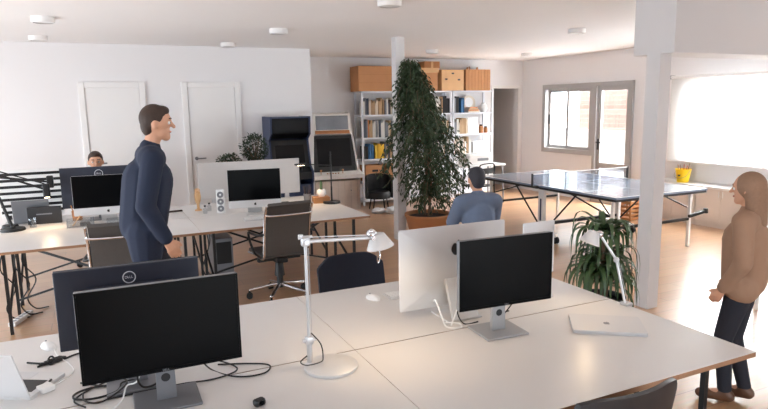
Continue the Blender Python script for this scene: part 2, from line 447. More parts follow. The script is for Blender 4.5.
for z in (0.95, 1.75, 1.98):
    MB().cyl((XR - 0.015, GD[0] + 0.06, z - 0.05), (XR - 0.015, GD[0] + 0.06, z + 0.05), 0.014, n=10).build('hinge', BLACK, lf)
# window behind the blinds
mb = MB(); frame_rect(mb, XR + 0.1, W2[0], W2[1], W2[2], W2[3], 0.06, 0.07)
mb.box((XR + 0.1, 5.25, (W2[2] + W2[3]) / 2), (0.07, 0.08, W2[3] - W2[2] - 0.12)).box((XR + 0.1, 3.9, (W2[2] + W2[3]) / 2), (0.07, 0.08, W2[3] - W2[2] - 0.12))
win2 = struct('window_2', mb, WINF)
MB().box((XR + 0.1, (W2[0] + W2[1]) / 2, (W2[2] + W2[3]) / 2), (0.008, W2[1] - W2[0] - 0.12, W2[3] - W2[2] - 0.12)).build('pane', GLASS, win2)
mb = MB().box((XR - 0.04, 4.7, 0.92), (0.08, 4.4, 0.03), bev=0.006)
struct('trim_5', mb, PAINT)
# the yard outside: terrace floor, parapet and the brick house across
struct('exterior_terrace', MB().box((11.5, 6.0, -0.1), (5.8, 16, 0.2)), PAINT)
struct('exterior_parapet', MB().box((12.6, 8.0, 0.55), (0.2, 14, 1.1)), BRICKS)
struct('exterior_wall', MB().box((17.0, 10.0, 1.0), (0.3, 16, 6.0)), BRICKS)
struct('exterior_ramp', MB().prism([(10.5, 0.45), (11.6, 0.45), (11.6, 1.75), (11.1, 1.42)], 9.4, 9.55, 'yz'), CORR)

# ------------------------------------------------------------------ ceiling lights
def ceiling_lamp(x, y, label):
    t = thing('ceiling_lamp', label, 'ceiling light', (x, y, H), 0, 'round lights on the ceiling')
    MB().lathe([(0.105, 0), (0.105, -0.045), (0.098, -0.055), (0.085, -0.055)], n=32).build('housing', PAINT, t, True)
    MB().lathe([(0.085, -0.05), (0.0, -0.046)], n=32).build('diffuser', WHITEP, t, True)
for x, y, l in ((-0.36, 6.85, 'round white ceiling light above the black lamp desk, nearer of two'), (-0.52, 8.55, 'round white ceiling light above the striped panel, close to the far wall'),
                (2.02, 7.06, 'round white ceiling light above the middle office chair'), (1.78, 8.75, 'round white ceiling light just in front of the second white door'),
                (5.51, 5.97, 'round white ceiling light above the table tennis table'), (7.19, 9.05, 'small-looking round ceiling light in front of the glazed window'),
                (2.39, 4.88, 'round white ceiling light cut by the picture top, closest to the camera'), (5.16, 8.96, 'round white ceiling light in front of the bookcases, behind the column')):
    ceiling_lamp(x, y, l)

# ------------------------------------------------------------------ desks
DT = 0.74
def make_desk(name, label, w_, d_, loc, group):
    t = thing(name, label, 'desk', loc, 0, group)
    mb = MB(); hw, hd = w_ / 2 - 0.0012, d_ / 2 - 0.004
    mb.m(1).box((0, 0, DT - 0.013), (2 * hw, 2 * hd, 0.022)); mb.m(0).box((0, 0, DT - 0.001), (2 * hw, 2 * hd, 0.002))
    mb.build('tabletop', [DESK, PLY], t)
    lx, ly = w_ / 2 - 0.13, d_ / 2 - 0.15
    for sx in (-1, 1):
        for sy in (-1, 1):
            MB().box((sx * lx, sy * ly, (DT - 0.024) / 2), (0.025, 0.025, DT - 0.024)).build('leg', STEEL, t)
        MB().bar((sx * lx, -ly + 0.012, DT - 0.04), (sx * lx, ly - 0.012, DT - 0.04), 0.022).build('side_rail', STEEL, t)
        MB().bar((sx * lx, -ly + 0.012, 0.18), (sx * lx, ly - 0.012, 0.42), 0.018).build('side_brace', STEEL, t)
    MB().bar((-lx + 0.012, ly - 0.01, DT - 0.06), (0, 0.0, 0.40), 0.018).bar((0, 0, 0.40), (lx - 0.012, ly - 0.01, DT - 0.06), 0.018).build('cross_brace', STEEL, t)
    MB().bar((-lx + 0.012, ly - 0.01, 0.14), (0, 0.03, 0.37), 0.018).bar((0, 0.03, 0.37), (lx - 0.012, ly - 0.01, 0.14), 0.018).build('cross_brace', STEEL, t)
    return t
NX0, NX1, NX2 = -0.60, 1.0, 2.58
NY0, NY1, NY2 = 1.60, 2.46, 3.36
dg = 'white desks of the front block'
make_desk('office_desk', 'white desk of the front block carrying the tall silver lamp base', 1.6, NY1 - NY0, (0.2, (NY0 + NY1) / 2, 0), dg)
make_desk('office_desk', 'white desk of the front block carrying the closed silver laptop', NX2 - NX1, NY1 - NY0, ((NX1 + NX2) / 2, (NY0 + NY1) / 2, 0), dg)
make_desk('office_desk', 'white desk of the front block under the monitor seen from behind', 1.6, NY2 - NY1, (0.2, (NY1 + NY2) / 2, 0), dg)
make_desk('office_desk', 'white desk of the front block under the silver all-in-one computers seen from behind', NX2 - NX1, NY2 - NY1, ((NX1 + NX2) / 2, (NY1 + NY2) / 2, 0), dg)
MX0, MX1, MX2 = -0.90, 0.80, 2.49
MY0, MY1, MY2 = 5.60, 6.46, 7.32
dg = 'white desks of the middle block'
def mdesk(l, a, b, c, d): make_desk('office_desk', l, b - a, d - c, ((a + b) / 2, (c + d) / 2, 0), dg)
mdesk('white desk of the middle block by the left chair and walking man', MX0, MX1, MY0, MY1)
mdesk('white desk of the middle block at the grey swivel chair', MX1, MX2, MY0, MY1)
mdesk('white desk of the middle block at the seated man, under the striped panel', MX0, MX1, MY1, MY2)
mdesk('white desk of the middle block along the plain white divider panel', MX1, MX2, MY1, MY2)
t = thing('side_table', 'white table end at the right picture edge beyond the walking woman', 'table', (5.75, 2.95, 0))
MB().box((0, 0, DT - 0.013), (1.2, 0.74, 0.026), bev=0.003).build('tabletop', DESK, t)
for sx in (-1, 1):
    for sy in (-1, 1): MB().box((sx * 0.55, sy * 0.32, 0.357), (0.03, 0.03, 0.714)).build('leg', PAINT, t)

# ------------------------------------------------------------------ monitors
def dell_logo(parent, y, z, r, white, sgn):
    """ringed lettering lying on a plane y=const; sgn -1 faces -y, +1 faces +y"""
    mb = MB()
    ring = [Vector((r * math.cos(a * math.pi / 20), y, z + r * math.sin(a * math.pi / 20))) for a in range(40)]
    mb.tube(ring, r * 0.09, 6, True)
    rot = Matrix.Rotation(R(90), 4, 'X') if sgn < 0 else Matrix.Rotation(R(180), 4, 'Z') @ Matrix.Rotation(R(90), 4, 'X')
    for ch, dx, an in (('D', -0.50, 0), ('E', -0.17, 30), ('L', 0.18, 0), ('L', 0.48, 0)):
        loc = Matrix.Translation((0, y, z)) @ rot @ Matrix.Translation((dx * r, 0, 0)) @ Matrix.Rotation(R(an), 4, 'Z')
        text_into(mb, ch, r * 0.62, loc, 0.0006)
    o = mb.build('logo', white, parent)
    tag(o, 'pale ringed logo with four letters')
LOGOW = mat('pale_logo_print', rgb(214, 220, 228), 0.4)
def make_monitor(label, w_, h_, z0, loc, rz, back=GREYMET, standm=GREYMET, tilt=0.0, group='flat monitors with black screens', base=(0.24, 0.20)):
    """screen faces local -y; base centre at the origin; z0 = lower edge above the desk"""
    t = thing('monitor', label, 'monitor', loc, rz, group)
    yf = -0.075; zc = z0 + h_ / 2
    mb = MB().box((0, yf + 0.014, zc), (w_, 0.028, h_), bev=0.004)
    mb.box((0, yf + 0.036, zc - 0.01), (w_ * 0.62, 0.025, h_ * 0.6), bev=0.01)
    hs = mb.build('housing', back, t)
    mb = MB(); b = 0.007
    mb.box((0, yf - 0.002, z0 + h_ - b / 2), (w_ - 0.002, 0.004, b)).box((0, yf - 0.002, z0 + b * 0.9), (w_ - 0.002, 0.004, b * 1.8))
    for s in (-1, 1): mb.box((s * (w_ / 2 - b / 2 - 0.001), yf - 0.002, zc), (b, 0.004, h_ - 2 * b))
    bz = mb.build('bezel', SCREEN, t)
    mb = MB(); text_into(mb, 'DELL', 0.011, Matrix.Translation((0, yf - 0.0042, z0 + b * 0.85)) @ Matrix.Rotation(R(90), 4, 'X'), 0.0003)
    mb.build('logo', GREYMET, bz)
    MB().box((0, yf - 0.001, zc + b * 0.4), (w_ - 2 * b, 0.002, h_ - 2.6 * b)).build('screen', SCREEN, t)
    dell_logo(hs, yf + 0.05, zc + h_ * 0.12 if h_ < 0.39 else zc + h_ * 0.25, 0.03 if h_ < 0.39 else 0.036, LOGOW, 1) if back is SLATE and False else None
    # stand
    mb = MB().prism([(-0.036, 0.012), (0.036, 0.012), (0.03, zc), (-0.03, zc)], -0.012, 0.012, 'xz')
    mb.box((0, -0.02, zc), (0.06, 0.05, 0.08), bev=0.006)
    nk = mb.build('stand_neck', standm, t)
    MB().cyl((0, -0.0125, 0.10), (0, 0.0125, 0.10), 0.017, n=18).build('cable_hole', BLACK, nk)
    MB().box((0, 0.0, 0.006), (base[0], base[1], 0.012), bev=0.004).build('stand_base', standm, t)
    if tilt: pass
    return t, hs, yf
ALUD = mat('silver_stand_metal', rgb(168, 169, 172), 0.4, metal=0.4)
DELLBASE = mat('grey_stand_plastic', rgb(118, 120, 126), 0.45, metal=0.3)
make_monitor('black-screened monitor nearest the camera, facing it, on the desk among tangled cables', 0.562, 0.338, 0.152, (0.166, 2.345, DT), R(-0.8), standm=DELLBASE)
t, hs, yf = make_monitor('dark monitor with round logo, seen from behind, back to back with the nearest one', 0.548, 0.325, 0.164, (0.076, 2.565, DT), R(179.2), back=SLATE)
dell_logo(hs, yf + 0.030, 0.164 + 0.274, 0.0235, LOGOW, 1)
make_monitor('black-screened monitor on a silver stand in front of the silver all-in-one', 0.510, 0.335, 0.158, (1.717, 2.345, DT), R(-4.2), standm=ALUD, base=(0.23, 0.205))
t, hs, yf = make_monitor('large slate monitor with round logo seen from behind, hiding the seated man', 0.72, 0.415, 0.125, (0.0, 6.87, DT), R(180), back=SLATE)
dell_logo(hs, yf + 0.030, 0.125 + 0.345, 0.038, LOGOW, 1)

IMACB = mat('imac_shell_aluminium', rgb(214, 214, 216), 0.45, metal=0.15)
def make_imac(label, w_, h_, z0, loc, rz):
    """screen faces local -y; foot centre at the origin"""
    t = thing('all_in_one_computer', label, 'computer', loc, rz, 'silver all-in-one desktop computers')
    yf = -0.035; chin = 0.19 * h_
    # bulged shell: rings shrinking towards the back
    mb = MB(); bm = mb.bm; rings = []
    for k, (s, d) in enumerate(((1.0, 0.0), (1.0, 0.006), (0.94, 0.012), (0.82, 0.019), (0.62, 0.028), (0.4, 0.036), (0.2, 0.041))):
        pts = rrect(w_ * s, h_ * s, 0.012 * (0.6 + 1.5 * (1 - s)) + 0.002, 5)
        rings.append([bm.verts.new((x, yf + d, z0 + h_ / 2 + z)) for x, z in pts])
    for a, b in zip(rings, rings[1:]):
        n = len(a)
        for i in range(n): bm.faces.new((a[i], a[(i + 1) % n], b[(i + 1) % n], b[i]))
    bm.faces.new(rings[0]); bm.faces.new(rings[-1])
    sh = mb.build('shell', IMACB, t, True)
    MB().box((0, yf - 0.0012, z0 + chin + (h_ - chin) / 2), (w_ - 0.004, 0.0024, h_ - chin - 0.003), bev=0.001, seg=1).build('screen', SCREEN, t)
    a = MB().prism(apple_poly(0.034), yf - 0.0012, yf + 0.001, 'xz', (0, 0, z0 + chin / 2)).prism(leaf_poly(0.034), yf - 0.0012, yf + 0.001, 'xz', (0, 0, z0 + chin / 2))
    a.build('logo', BLACK, sh)
    p = [(-x, z) for x, z in apple_poly(0.085)]; q = [(-x, z) for x, z in leaf_poly(0.085)]
    zl = z0 + h_ * 0.73
    MB().prism(p, yf + 0.036, yf + 0.0425, 'xz', (0, 0, zl)).prism(q, yf + 0.034, yf + 0.0425, 'xz', (0, 0, zl)).build('logo', BLACK, sh)
    # stand: bent sheet, hinge behind the shell, foot running forward
    prof = [(yf + 0.036, z0 + h_ * 0.36), (yf + 0.05, z0 + h_ * 0.36), (0.098, 0.012), (0.085, 0.0), (-0.10, 0.0), (-0.10, 0.007), (0.078, 0.008), (yf + 0.036, z0 + h_ * 0.30)]
    prof = [(yf + 0.036, z0 + h_ * 0.36), (yf + 0.05, z0 + h_ * 0.36), (0.098, 0.012), (0.085, 0.0), (0.07, 0.0), (0.07, 0.007), (0.078, 0.008), (yf + 0.036, z0 + h_ * 0.30)]
    st = MB().prism(prof, -0.075, 0.075, 'yz').prism([(0.092, 0.0), (0.092, 0.008), (-0.10, 0.007), (-0.10, 0.0)], -0.10, 0.10, 'yz').build('stand', ALUL, t)
    MB().cyl((0, 0.072, 0.085), (0, 0.10, 0.085), 0.022, n=18).build('cable_port', BLACK, st) if False else None
    return t
make_imac('large silver all-in-one computer seen from behind, beside the black-screened monitor', 0.645, 0.43, 0.055, (1.665, 2.64, DT), R(179))
t = thing('tablet_display', 'pale upright tablet on a stand, just right of and behind the black-screened monitor', 'tablet', (2.255, 2.70, DT), R(180))
MB().box((0, 0.0, 0.285), (0.225, 0.012, 0.31), bev=0.005).build('shell', IMACB, t)
MB().box((0, -0.0065, 0.285), (0.205, 0.001, 0.29)).build('screen', SCREEN, t)
MB().prism([(0.006, 0.20), (0.012, 0.20), (0.07, 0.006), (0.07, 0.0), (-0.07, 0.0), (-0.07, 0.006), (0.058, 0.008), (0.006, 0.18)], -0.06, 0.06, 'yz').build('stand', ALUL, t)
make_imac('silver all-in-one facing the camera on the middle desk beside the walking man', 0.62, 0.395, 0.09, (0.06, 6.60, DT), R(-3))
make_imac('silver all-in-one facing the camera on the middle desk behind the grey swivel chair', 0.545, 0.405, 0.075, (1.475, 6.33, DT), R(-9))

# ------------------------------------------------------------------ lamps
def hood(mb_t, parent, c, axis, r0, r1, L, m):
    """conical shade, narrow end at c, opening along axis"""
    rot = Vector(axis).normalized().to_track_quat('Z', 'Y').to_matrix()
    o = MB().lathe([(0, -0.004), (r0 * 0.8, -0.003), (r0, 0.0), (r1, L), (r1 - 0.002, L), (r0 - 0.002, 0.004), (0, 0.004)], c, 28, rot).build('lamp_shade', m, parent, True)
    b = Vector(c) + Vector(axis).normalized() * L * 0.5
    MB().sph(b, min(r0, r1) * 0.42).build('bulb', BULB, o, True)
    return Vector(c) + Vector(axis).normalized() * L * 0.97
def glow(name, loc, aim, e, size=0.03, ang=130, col=(1.0, 0.72, 0.42)):
    d = bpy.data.lights.new(name, 'SPOT'); d.energy = e; d.color = col; d.spot_size = R(ang); d.spot_blend = 0.6; d.shadow_soft_size = size
    o = bpy.data.objects.new(name, d); COL.objects.link(o); o.location = loc
    o.rotation_euler = Vector(aim).to_track_quat('-Z', 'Y').to_euler()
    return o
t = thing('desk_lamp', 'tall silver jointed desk lamp on a round base, front block', 'lamp', (0.835, 2.33, DT), 0)
MB().lathe([(0, 0), (0.112, 0), (0.115, 0.004), (0.115, 0.014), (0.108, 0.018), (0, 0.018)], n=48).build('base', ALUL, t, True)
b0 = Vector((-0.075, 0.06, 0.018)); k0 = b0 + Vector((0, 0, 0.10)); top = b0 + Vector((0.0, 0.0, 0.535)); he = Vector((0.205, 0.03, 0.545))
MB().cyl(b0, b0 + Vector((0, 0, 0.09)), 0.012).box(k0, (0.034, 0.03, 0.035), bev=0.006).cyl(k0 + Vector((-0.028, 0, 0)), k0 + Vector((0.028, 0, 0)), 0.009).build('lower_joint', ALU, t, True)
MB().cyl(k0, top, 0.007).cyl(k0 + Vector((0.0125, 0, 0.02)), top + Vector((0.0125, 0, -0.03)), 0.0016, n=6).build('lower_arm', ALU, t, True)
MB().box(top, (0.036, 0.03, 0.04), bev=0.007).cyl(top + Vector((-0.03, 0, 0.018)), top + Vector((0.03, 0, 0.018)), 0.007).cyl(top + Vector((0, 0.025, 0)), top + Vector((0, -0.025, 0)), 0.011).box(top + Vector((-0.02, 0, 0.026)), (0.02, 0.016, 0.012), bev=0.003).build('elbow', ALU, t, True)
MB().cyl(top, he, 0.0085).cyl(top + Vector((0, 0, 0.018)), he + Vector((0, 0, 0.012)), 0.0018, n=6).build('upper_arm', ALU, t, True)
MB().sph(he + Vector((0.012, 0, 0.014)), 0.023, 16).cyl(he + Vector((0.01, -0.03, 0.0)), he + Vector((0.01, 0.03, 0)), 0.011).sph(he + Vector((0.006, -0.012, 0.03)), 0.011, 10).build('head_joint', CHROME, t, True)
hc = he + Vector((0.038, -0.004, 0.012))
hp = hood(None, t, hc, (0.13, -0.03, -0.62), 0.030, 0.062, 0.060, ALUL)
MB().tube(smoothpath([hc + Vector((-0.01, -0.03, -0.02)), hc + Vector((-0.012, -0.05, -0.075)), hc + Vector((-0.016, -0.05, -0.105)), hc + Vector((-0.024, -0.05, -0.112)), hc + Vector((-0.026, -0.05, -0.06))], 5), 0.0022, 6).build('handle', CHROME, t, True)
MB().tube(smoothpath([k0 + Vector((0.01, 0, 0.03)), k0 + Vector((0.045, -0.02, -0.02)), k0 + Vector((0.05, -0.03, -0.08)), b0 + Vector((0.03, -0.05, 0.012)), b0 + Vector((-0.03, -0.05, 0.01)), b0 + Vector((-0.045, -0.01, 0.012)), b0 + Vector((-0.012, 0.0, 0.03))], 6), 0.0028, 6).build('cord', BLACK, t, True)
glow('desk_lamp_light', Vector((0.835, 2.33, DT)) + hp, (0.13, 0.12, -0.62), 5.5)

t = thing('desk_lamp', 'silver jointed lamp clamped at the far right desk corner by the strap-leaved plant', 'lamp', (2.562, 2.335, DT), 0)
MB().box((0.012, 0, 0.008), (0.05, 0.05, 0.016), bev=0.004).box((0.032, 0, -0.02), (0.012, 0.04, 0.06), bev=0.003).box((0.012, 0, -0.045), (0.045, 0.03, 0.01), bev=0.003).build('clamp', ALU, t)
a0 = Vector((0, 0, 0.016)); a1 = Vector((-0.03, 0.045, 0.252)); a2 = Vector((-0.12, 0.085, 0.398)); a3 = Vector((-0.152, 0.095, 0.412))
MB().cyl(a0, a1, 0.007).cyl(a0 + Vector((0.014, 0, 0.02)), a1 + Vector((0.014, 0, 0)), 0.0018, n=6).build('lower_arm', ALU, t, True)
MB().sph(a1, 0.016).cyl(a1 + Vector((-0.02, -0.01, 0)), a1 + Vector((0.02, 0.01, 0)), 0.009).build('elbow', ALU, t, True)
MB().cyl(a1, a2, 0.007).build('upper_arm', ALU, t, True)
MB().sph(a2, 0.02).cyl(a2, a3, 0.01).build('head_joint', CHROME, t, True)
hp = hood(None, t, a3, (-0.28, 0.03, -0.6), 0.030, 0.056, 0.066, ALUL)
glow('clamp_lamp_light', Vector((2.562, 2.335, DT)) + hp, (-0.35, -0.1, -0.6), 2.0)

def black_lamp(label, loc, elbow, head, aim, baser=0.1, e=6):
    t = thing('desk_lamp', label, 'lamp', loc, 0, 'black desk lamps on the middle block')
    MB().lathe([(0, 0), (baser, 0), (baser + 0.003, 0.006), (baser - 0.004, 0.024), (0, 0.026)], n=36).build('base', STEEL, t, True)
    return t
# thin black lamp at the right end of the middle block
t = black_lamp('slim black desk lamp at the right end of the middle desk', (2.43, 6.57, DT), None, None, None)
MB().cyl((0, 0, 0.026), (0.0, 0, 0.60), 0.008).box((0, 0, 0.10), (0.018, 0.018, 0.2), bev=0.004).build('stem', STEEL, t, True)
MB().cyl((0, 0, 0.44), (-0.30, 0.05, 0.47), 0.006).sph((0, 0, 0.44), 0.013).build('arm', STEEL, t, True)
MB().box((-0.34, 0.056, 0.468), (0.14, 0.05, 0.02), bev=0.006).build('lamp_head', STEEL, t)
MB().box((-0.34, 0.056, 0.4565), (0.08, 0.02, 0.003)).build('bulb', BULB, t)
glow('slim_lamp_light', (2.10, 6.62, 1.18), (-0.05, 0.02, -1), 7, 0.03, 140)
# black jointed lamp at the left
t = black_lamp('black jointed desk lamp at the left picture edge, by the striped panel', (-0.78, 6.62, DT), None, None, None, 0.105)
e1 = Vector((-0.16, 0.05, 0.57))
MB().cyl((0, 0, 0.026), e1, 0.013).sph((0, 0, 0.035), 0.022).build('lower_arm', STEEL, t, True)
MB().cyl(e1, (0.28, 0.02, 0.38), 0.010).cyl(e1 + Vector((0, 0, 0.03)), (0.30, 0.02, 0.425), 0.006).sph(e1, 0.022).build('upper_arm', STEEL, t, True)
MB().box((0.31, 0.02, 0.36), (0.06, 0.06, 0.13), bev=0.01).build('lamp_head', STEEL, t)
MB().cyl((0.31, 0.02, 0.298), (0.31, 0.02, 0.29), 0.022).build('bulb', BULB, t)
glow('jointed_lamp_light', (-0.47, 6.60, 1.02), (0.05, -0.25, -1), 5, 0.06, 150)
t = black_lamp('second black desk lamp standing just behind the jointed one', (-0.825, 6.83, DT), None, None, None, 0.07)
e1 = Vector((-0.12, 0.05, 0.50))
MB().cyl((0, 0, 0.026), e1, 0.011).build('lower_arm', STEEL, t, True)
MB().cyl(e1, (0.36, 0.03, 0.42), 0.010).sph(e1, 0.02).build('upper_arm', STEEL, t, True)
MB().box((0.38, 0.03, 0.42), (0.06, 0.06, 0.12), bev=0.01).build('lamp_head', STEEL, t)

# ------------------------------------------------------------------ dividers on the middle block
PANELW = mat('light_grey_felt_panel', rgb(206, 204, 204), 0.9, noise=0.03, nscale=40)
t = thing('desk_divider', 'plain pale grey divider panel standing along the back of the middle desk', 'divider', (1.67, 7.345, DT), 0)
MB().box((0, 0, 0.265), (1.24, 0.024, 0.43), bev=0.004).build('panel', PANELW, t)
for s in (-1, 1): MB().box((s * 0.45, 0.0, -0.01), (0.05, 0.03, 0.14)).box((s * 0.45, -0.02, 0.004), (0.05, 0.05, 0.008)).build('bracket', ALU, t)
t = thing('desk_divider', 'black and white striped divider panel behind the black lamps', 'divider', (-0.66, 7.345, DT), 0)
MB().box((0, 0, 0.265), (0.58, 0.02, 0.50), bev=0.003).build('panel', WHITEP, t)
for k in range(7): MB().box((0, -0.013, 0.47 - k * 0.066), (0.57, 0.006, 0.028)).build('black_stripe', STEEL, t)
for s in (-1, 1): MB().box((s * 0.22, 0.0, -0.01), (0.04, 0.03, 0.10)).box((s * 0.22, -0.02, 0.004), (0.04, 0.05, 0.008)).build('bracket', STEEL, t)

# ------------------------------------------------------------------ chairs
def make_office_chair(label, loc, rz, group='grey ribbed swivel chairs'):
    """sitter faces local +y"""
    t = thing('swivel_chair', label, 'chair', loc, rz, group)
    def sheet(name, path, w_, th, ribs):
        mb = MB(); bm = mb.bm; P = smoothpath(path, 8)
        prev = None; n = len(P)
        for i, p in enumerate(P):
            a = P[max(0, i - 1)]; b = P[min(n - 1, i + 1)]; d = (b - a).normalized(); nn = Vector((0, -d.z, d.y))
            rb = 0.004 * abs(math.sin(i * ribs))
            ring = [bm.verts.new((x, p.y + nn.y * o, p.z + nn.z * o)) for x, o in ((-w_ / 2, th / 2), (w_ / 2, th / 2), (w_ / 2, -th / 2 - rb), (-w_ / 2, -th / 2 - rb))]
            if prev:
                for k in range(4): bm.faces.new((prev[k], prev[(k + 1) % 4], ring[(k + 1) % 4], ring[k]))
            else: bm.faces.new(ring)
            prev = ring
        bm.faces.new(prev)
        return mb.build(name, GREYMESH, t)
    sheet('seat', [(0, 0.25, 0.44), (0, 0.20, 0.465), (0, 0.0, 0.46), (0, -0.18, 0.455), (0, -0.235, 0.475)], 0.43, 0.024, 0.9)
    sheet('backrest', [(0, -0.240, 0.49), (0, -0.265, 0.56), (0, -0.285, 0.70), (0, -0.320, 0.85), (0, -0.370, 0.965), (0, -0.395, 0.985)], 0.41, 0.024, 0.9)
    for s in (-1, 1):
        MB().tube(smoothpath([(s * 0.222, 0.24, 0.432), (s * 0.222, 0.0, 0.452), (s * 0.222, -0.18, 0.447), (s * 0.222, -0.25, 0.49), (s * 0.222, -0.285, 0.70), (s * 0.222, -0.32, 0.85), (s * 0.222, -0.385, 0.975)], 6), 0.012, 8).build('side_rail', CHROME, t, True)
        MB().tube(smoothpath([(s * 0.225, -0.29, 0.70), (s * 0.268, -0.25, 0.69), (s * 0.275, -0.05, 0.675), (s * 0.27, 0.06, 0.66), (s * 0.25, 0.08, 0.56), (s * 0.222, 0.05, 0.45)], 6), 0.012, 8).build('armrest', BLACK, t, True)
    MB().tube(smoothpath([(-0.222, -0.352, 0.885), (-0.18, -0.385, 0.882), (0, -0.392, 0.88), (0.18, -0.385, 0.882), (0.222, -0.352, 0.885)], 6), 0.011, 8).build('back_handle', CHROME, t, True)
    MB().box((0, -0.02, 0.40), (0.44, 0.05, 0.05), bev=0.012).box((0, -0.02, 0.39), (0.12, 0.2, 0.06), bev=0.015).build('seat_mechanism', BLACK, t)
    MB().cyl((0, -0.02, 0.10), (0, -0.02, 0.37), 0.032).cyl((0, -0.02, 0.22), (0, -0.02, 0.37), 0.05, 0.036).build('gas_column', BLACK, t, True)
    for k in range(5):
        a = R(72 * k + 18); c, s = math.cos(a), math.sin(a)
        lg = MB().bar((0.02 * c, -0.02 + 0.02 * s, 0.135), (0.30 * c, -0.02 + 0.30 * s, 0.085), 0.034, 0.028, 0.008).build('base_leg', CHROME, t)
        MB().cyl((0.30 * c - 0.022 * s, -0.02 + 0.30 * s + 0.022 * c, 0.03), (0.30 * c + 0.022 * s, -0.02 + 0.30 * s - 0.022 * c, 0.03), 0.03, n=18).cyl((0.30 * c, -0.02 + 0.30 * s, 0.03), (0.30 * c, -0.02 + 0.30 * s, 0.08), 0.01).build('caster', RUBBER, lg, True)
    return t
oc = make_office_chair('grey swivel chair with chrome frame at the middle desk, fully in view', (1.53, 5.70, 0), R(4))
dup(oc, (0.13, 5.42, 0), R(-6), 'grey swivel chair behind the walking man at the left middle desk')
dup(oc, (-0.01, 8.02, 0), R(180), 'swivel chair the seated man sits on, hidden by the large monitor')

def make_shell_chair(label, loc, rz, m, group='dark shell chairs at the front block', rd=1.0):
    t = thing('shell_chair', label, 'chair', loc, rz, group)
    def shell(name, fn, nu, nv, th):
        mb = MB(); bm = mb.bm
        A = [[bm.verts.new(fn(u / nu, v / nv, th / 2)) for u in range(nu + 1)] for v in range(nv + 1)]
        B = [[bm.verts.new(fn(u / nu, v / nv, -th / 2)) for u in range(nu + 1)] for v in range(nv + 1)]
        for v in range(nv):
            for u in range(nu):
                bm.faces.new((A[v][u], A[v][u + 1], A[v + 1][u + 1], A[v + 1][u])); bm.faces.new((B[v][u], B[v + 1][u], B[v + 1][u + 1], B[v][u + 1]))
        for v in range(nv):
            bm.faces.new((A[v][0], A[v + 1][0], B[v + 1][0], B[v][0])); bm.faces.new((A[v][nu], B[v][nu], B[v + 1][nu], A[v + 1][nu]))
        for u in range(nu):
            bm.faces.new((A[0][u], B[0][u], B[0][u + 1], A[0][u + 1])); bm.faces.new((A[nv][u], A[nv][u + 1], B[nv][u + 1], B[nv][u]))
        return mb.build(name, m, t, True)
    def back(u, v, o):
        x = (u - 0.5) * 2
        # rounded-corner outline: edge rows pull in near the four corners
        e = abs(v - 0.5) * 2
        k = 1 - 0.16 * rd * max(0, (e - 0.6) / 0.4) ** 2.2
        z = 0.55 + 0.30 * v - (0.035 * rd * max(0, (abs(x) - 0.6) / 0.4) ** 2.2) * (1 if v > 0.5 else -1) * e
        return (0.24 * x * k, -0.235 - 0.05 * v + 0.05 * x * x + o, z)
    def seat(u, v, o):
        x = (u - 0.5) * 2; y = (v - 0.5) * 2
        k = 1 - 0.14 * max(0, (abs(y) - 0.5) / 0.5) ** 2
        return (0.23 * x * k, 0.01 + 0.22 * y, 0.45 + o - 0.012 * (1 - x * x) - (0.02 * max(0, y) ** 3))
    shell('backrest', back, 20, 14, 0.022); shell('seat', seat, 16, 14, 0.02)
    for sx in (-1, 1):
        MB().cyl((sx * 0.17, 0.17, 0.435), (sx * 0.205, 0.21, 0.0), 0.011).build('leg', STEEL, t, True)
        MB().cyl((sx * 0.17, -0.16, 0.435), (sx * 0.205, -0.23, 0.0), 0.011).build('leg', STEEL, t, True)
        MB().tube(smoothpath([(sx * 0.17, -0.10, 0.432), (sx * 0.17, -0.20, 0.445), (sx * 0.165, -0.255, 0.52), (sx * 0.15, -0.272, 0.66)], 5), 0.010, 8).build('back_bar', STEEL, t, True)
    MB().box((0, 0.165, 0.43), (0.34, 0.02, 0.016)).box((0, -0.155, 0.43), (0.34, 0.02, 0.016)).build('seat_frame', STEEL, t)
    return t
sc = make_shell_chair('dark navy rounded chair behind the front block, under the silver lamp head', (1.50, 3.50, 0), R(180), NAVYF)
c2 = dup(sc, (0.14, 3.52, 0), R(184), 'dark navy chair mostly hidden behind the round-logo monitor', None)
make_shell_chair('black shell chair cut by the bottom edge, in front of the laptop desk', (1.635, 1.685, 0), R(-1), BLACKF, rd=0.35)
# rounded black chair by the bookcase and thin-framed chair by the printer table
t = thing('tub_chair', 'black round-backed chair standing beside the white arcade cabinet', 'chair', (4.52, 9.78, 0), R(170))
mb = MB(); bm = mb.bm; rows = []
for v in range(9):
    f = v / 8; z = 0.22 + 0.42 * f
    row = []
    for o in (0.0, 0.03):
        row.append([bm.verts.new(((0.25 - o) * math.sin(R(a)), -(0.25 - o) * math.cos(R(a)) + 0.02, z - 0.10 * (abs(a) / 105) ** 2.5 * f)) for a in range(-105, 106, 15)])
    rows.append(row)
for v in range(8):
    for o in (0, 1):
        for k in range(14): bm.faces.new((rows[v][o][k], rows[v][o][k + 1], rows[v + 1][o][k + 1], rows[v + 1][o][k]))
    for k in (0, 14): bm.faces.new((rows[v][0][k], rows[v + 1][0][k], rows[v + 1][1][k], rows[v][1][k]))
for v in (0, 8):
    for k in range(14): bm.faces.new((rows[v][0][k], rows[v][0][k + 1], rows[v][1][k + 1], rows[v][1][k]))
mb.build('backrest', BLACK, t, True)
MB().lathe([(0, 0.22), (0.21, 0.22), (0.215, 0.30), (0.19, 0.34), (0, 0.345)]).build('seat', BLACK, t, True)
for a in (45, 135, 225, 315): MB().cyl((0.16 * math.cos(R(a)), 0.16 * math.sin(R(a)), 0.22), (0.2 * math.cos(R(a)), 0.2 * math.sin(R(a)), 0), 0.012).build('leg', STEEL, t, True)
t = thing('metal_chair', 'thin black metal-framed chair in front of the white printer table', 'chair', (5.95, 8.75, 0), R(15))
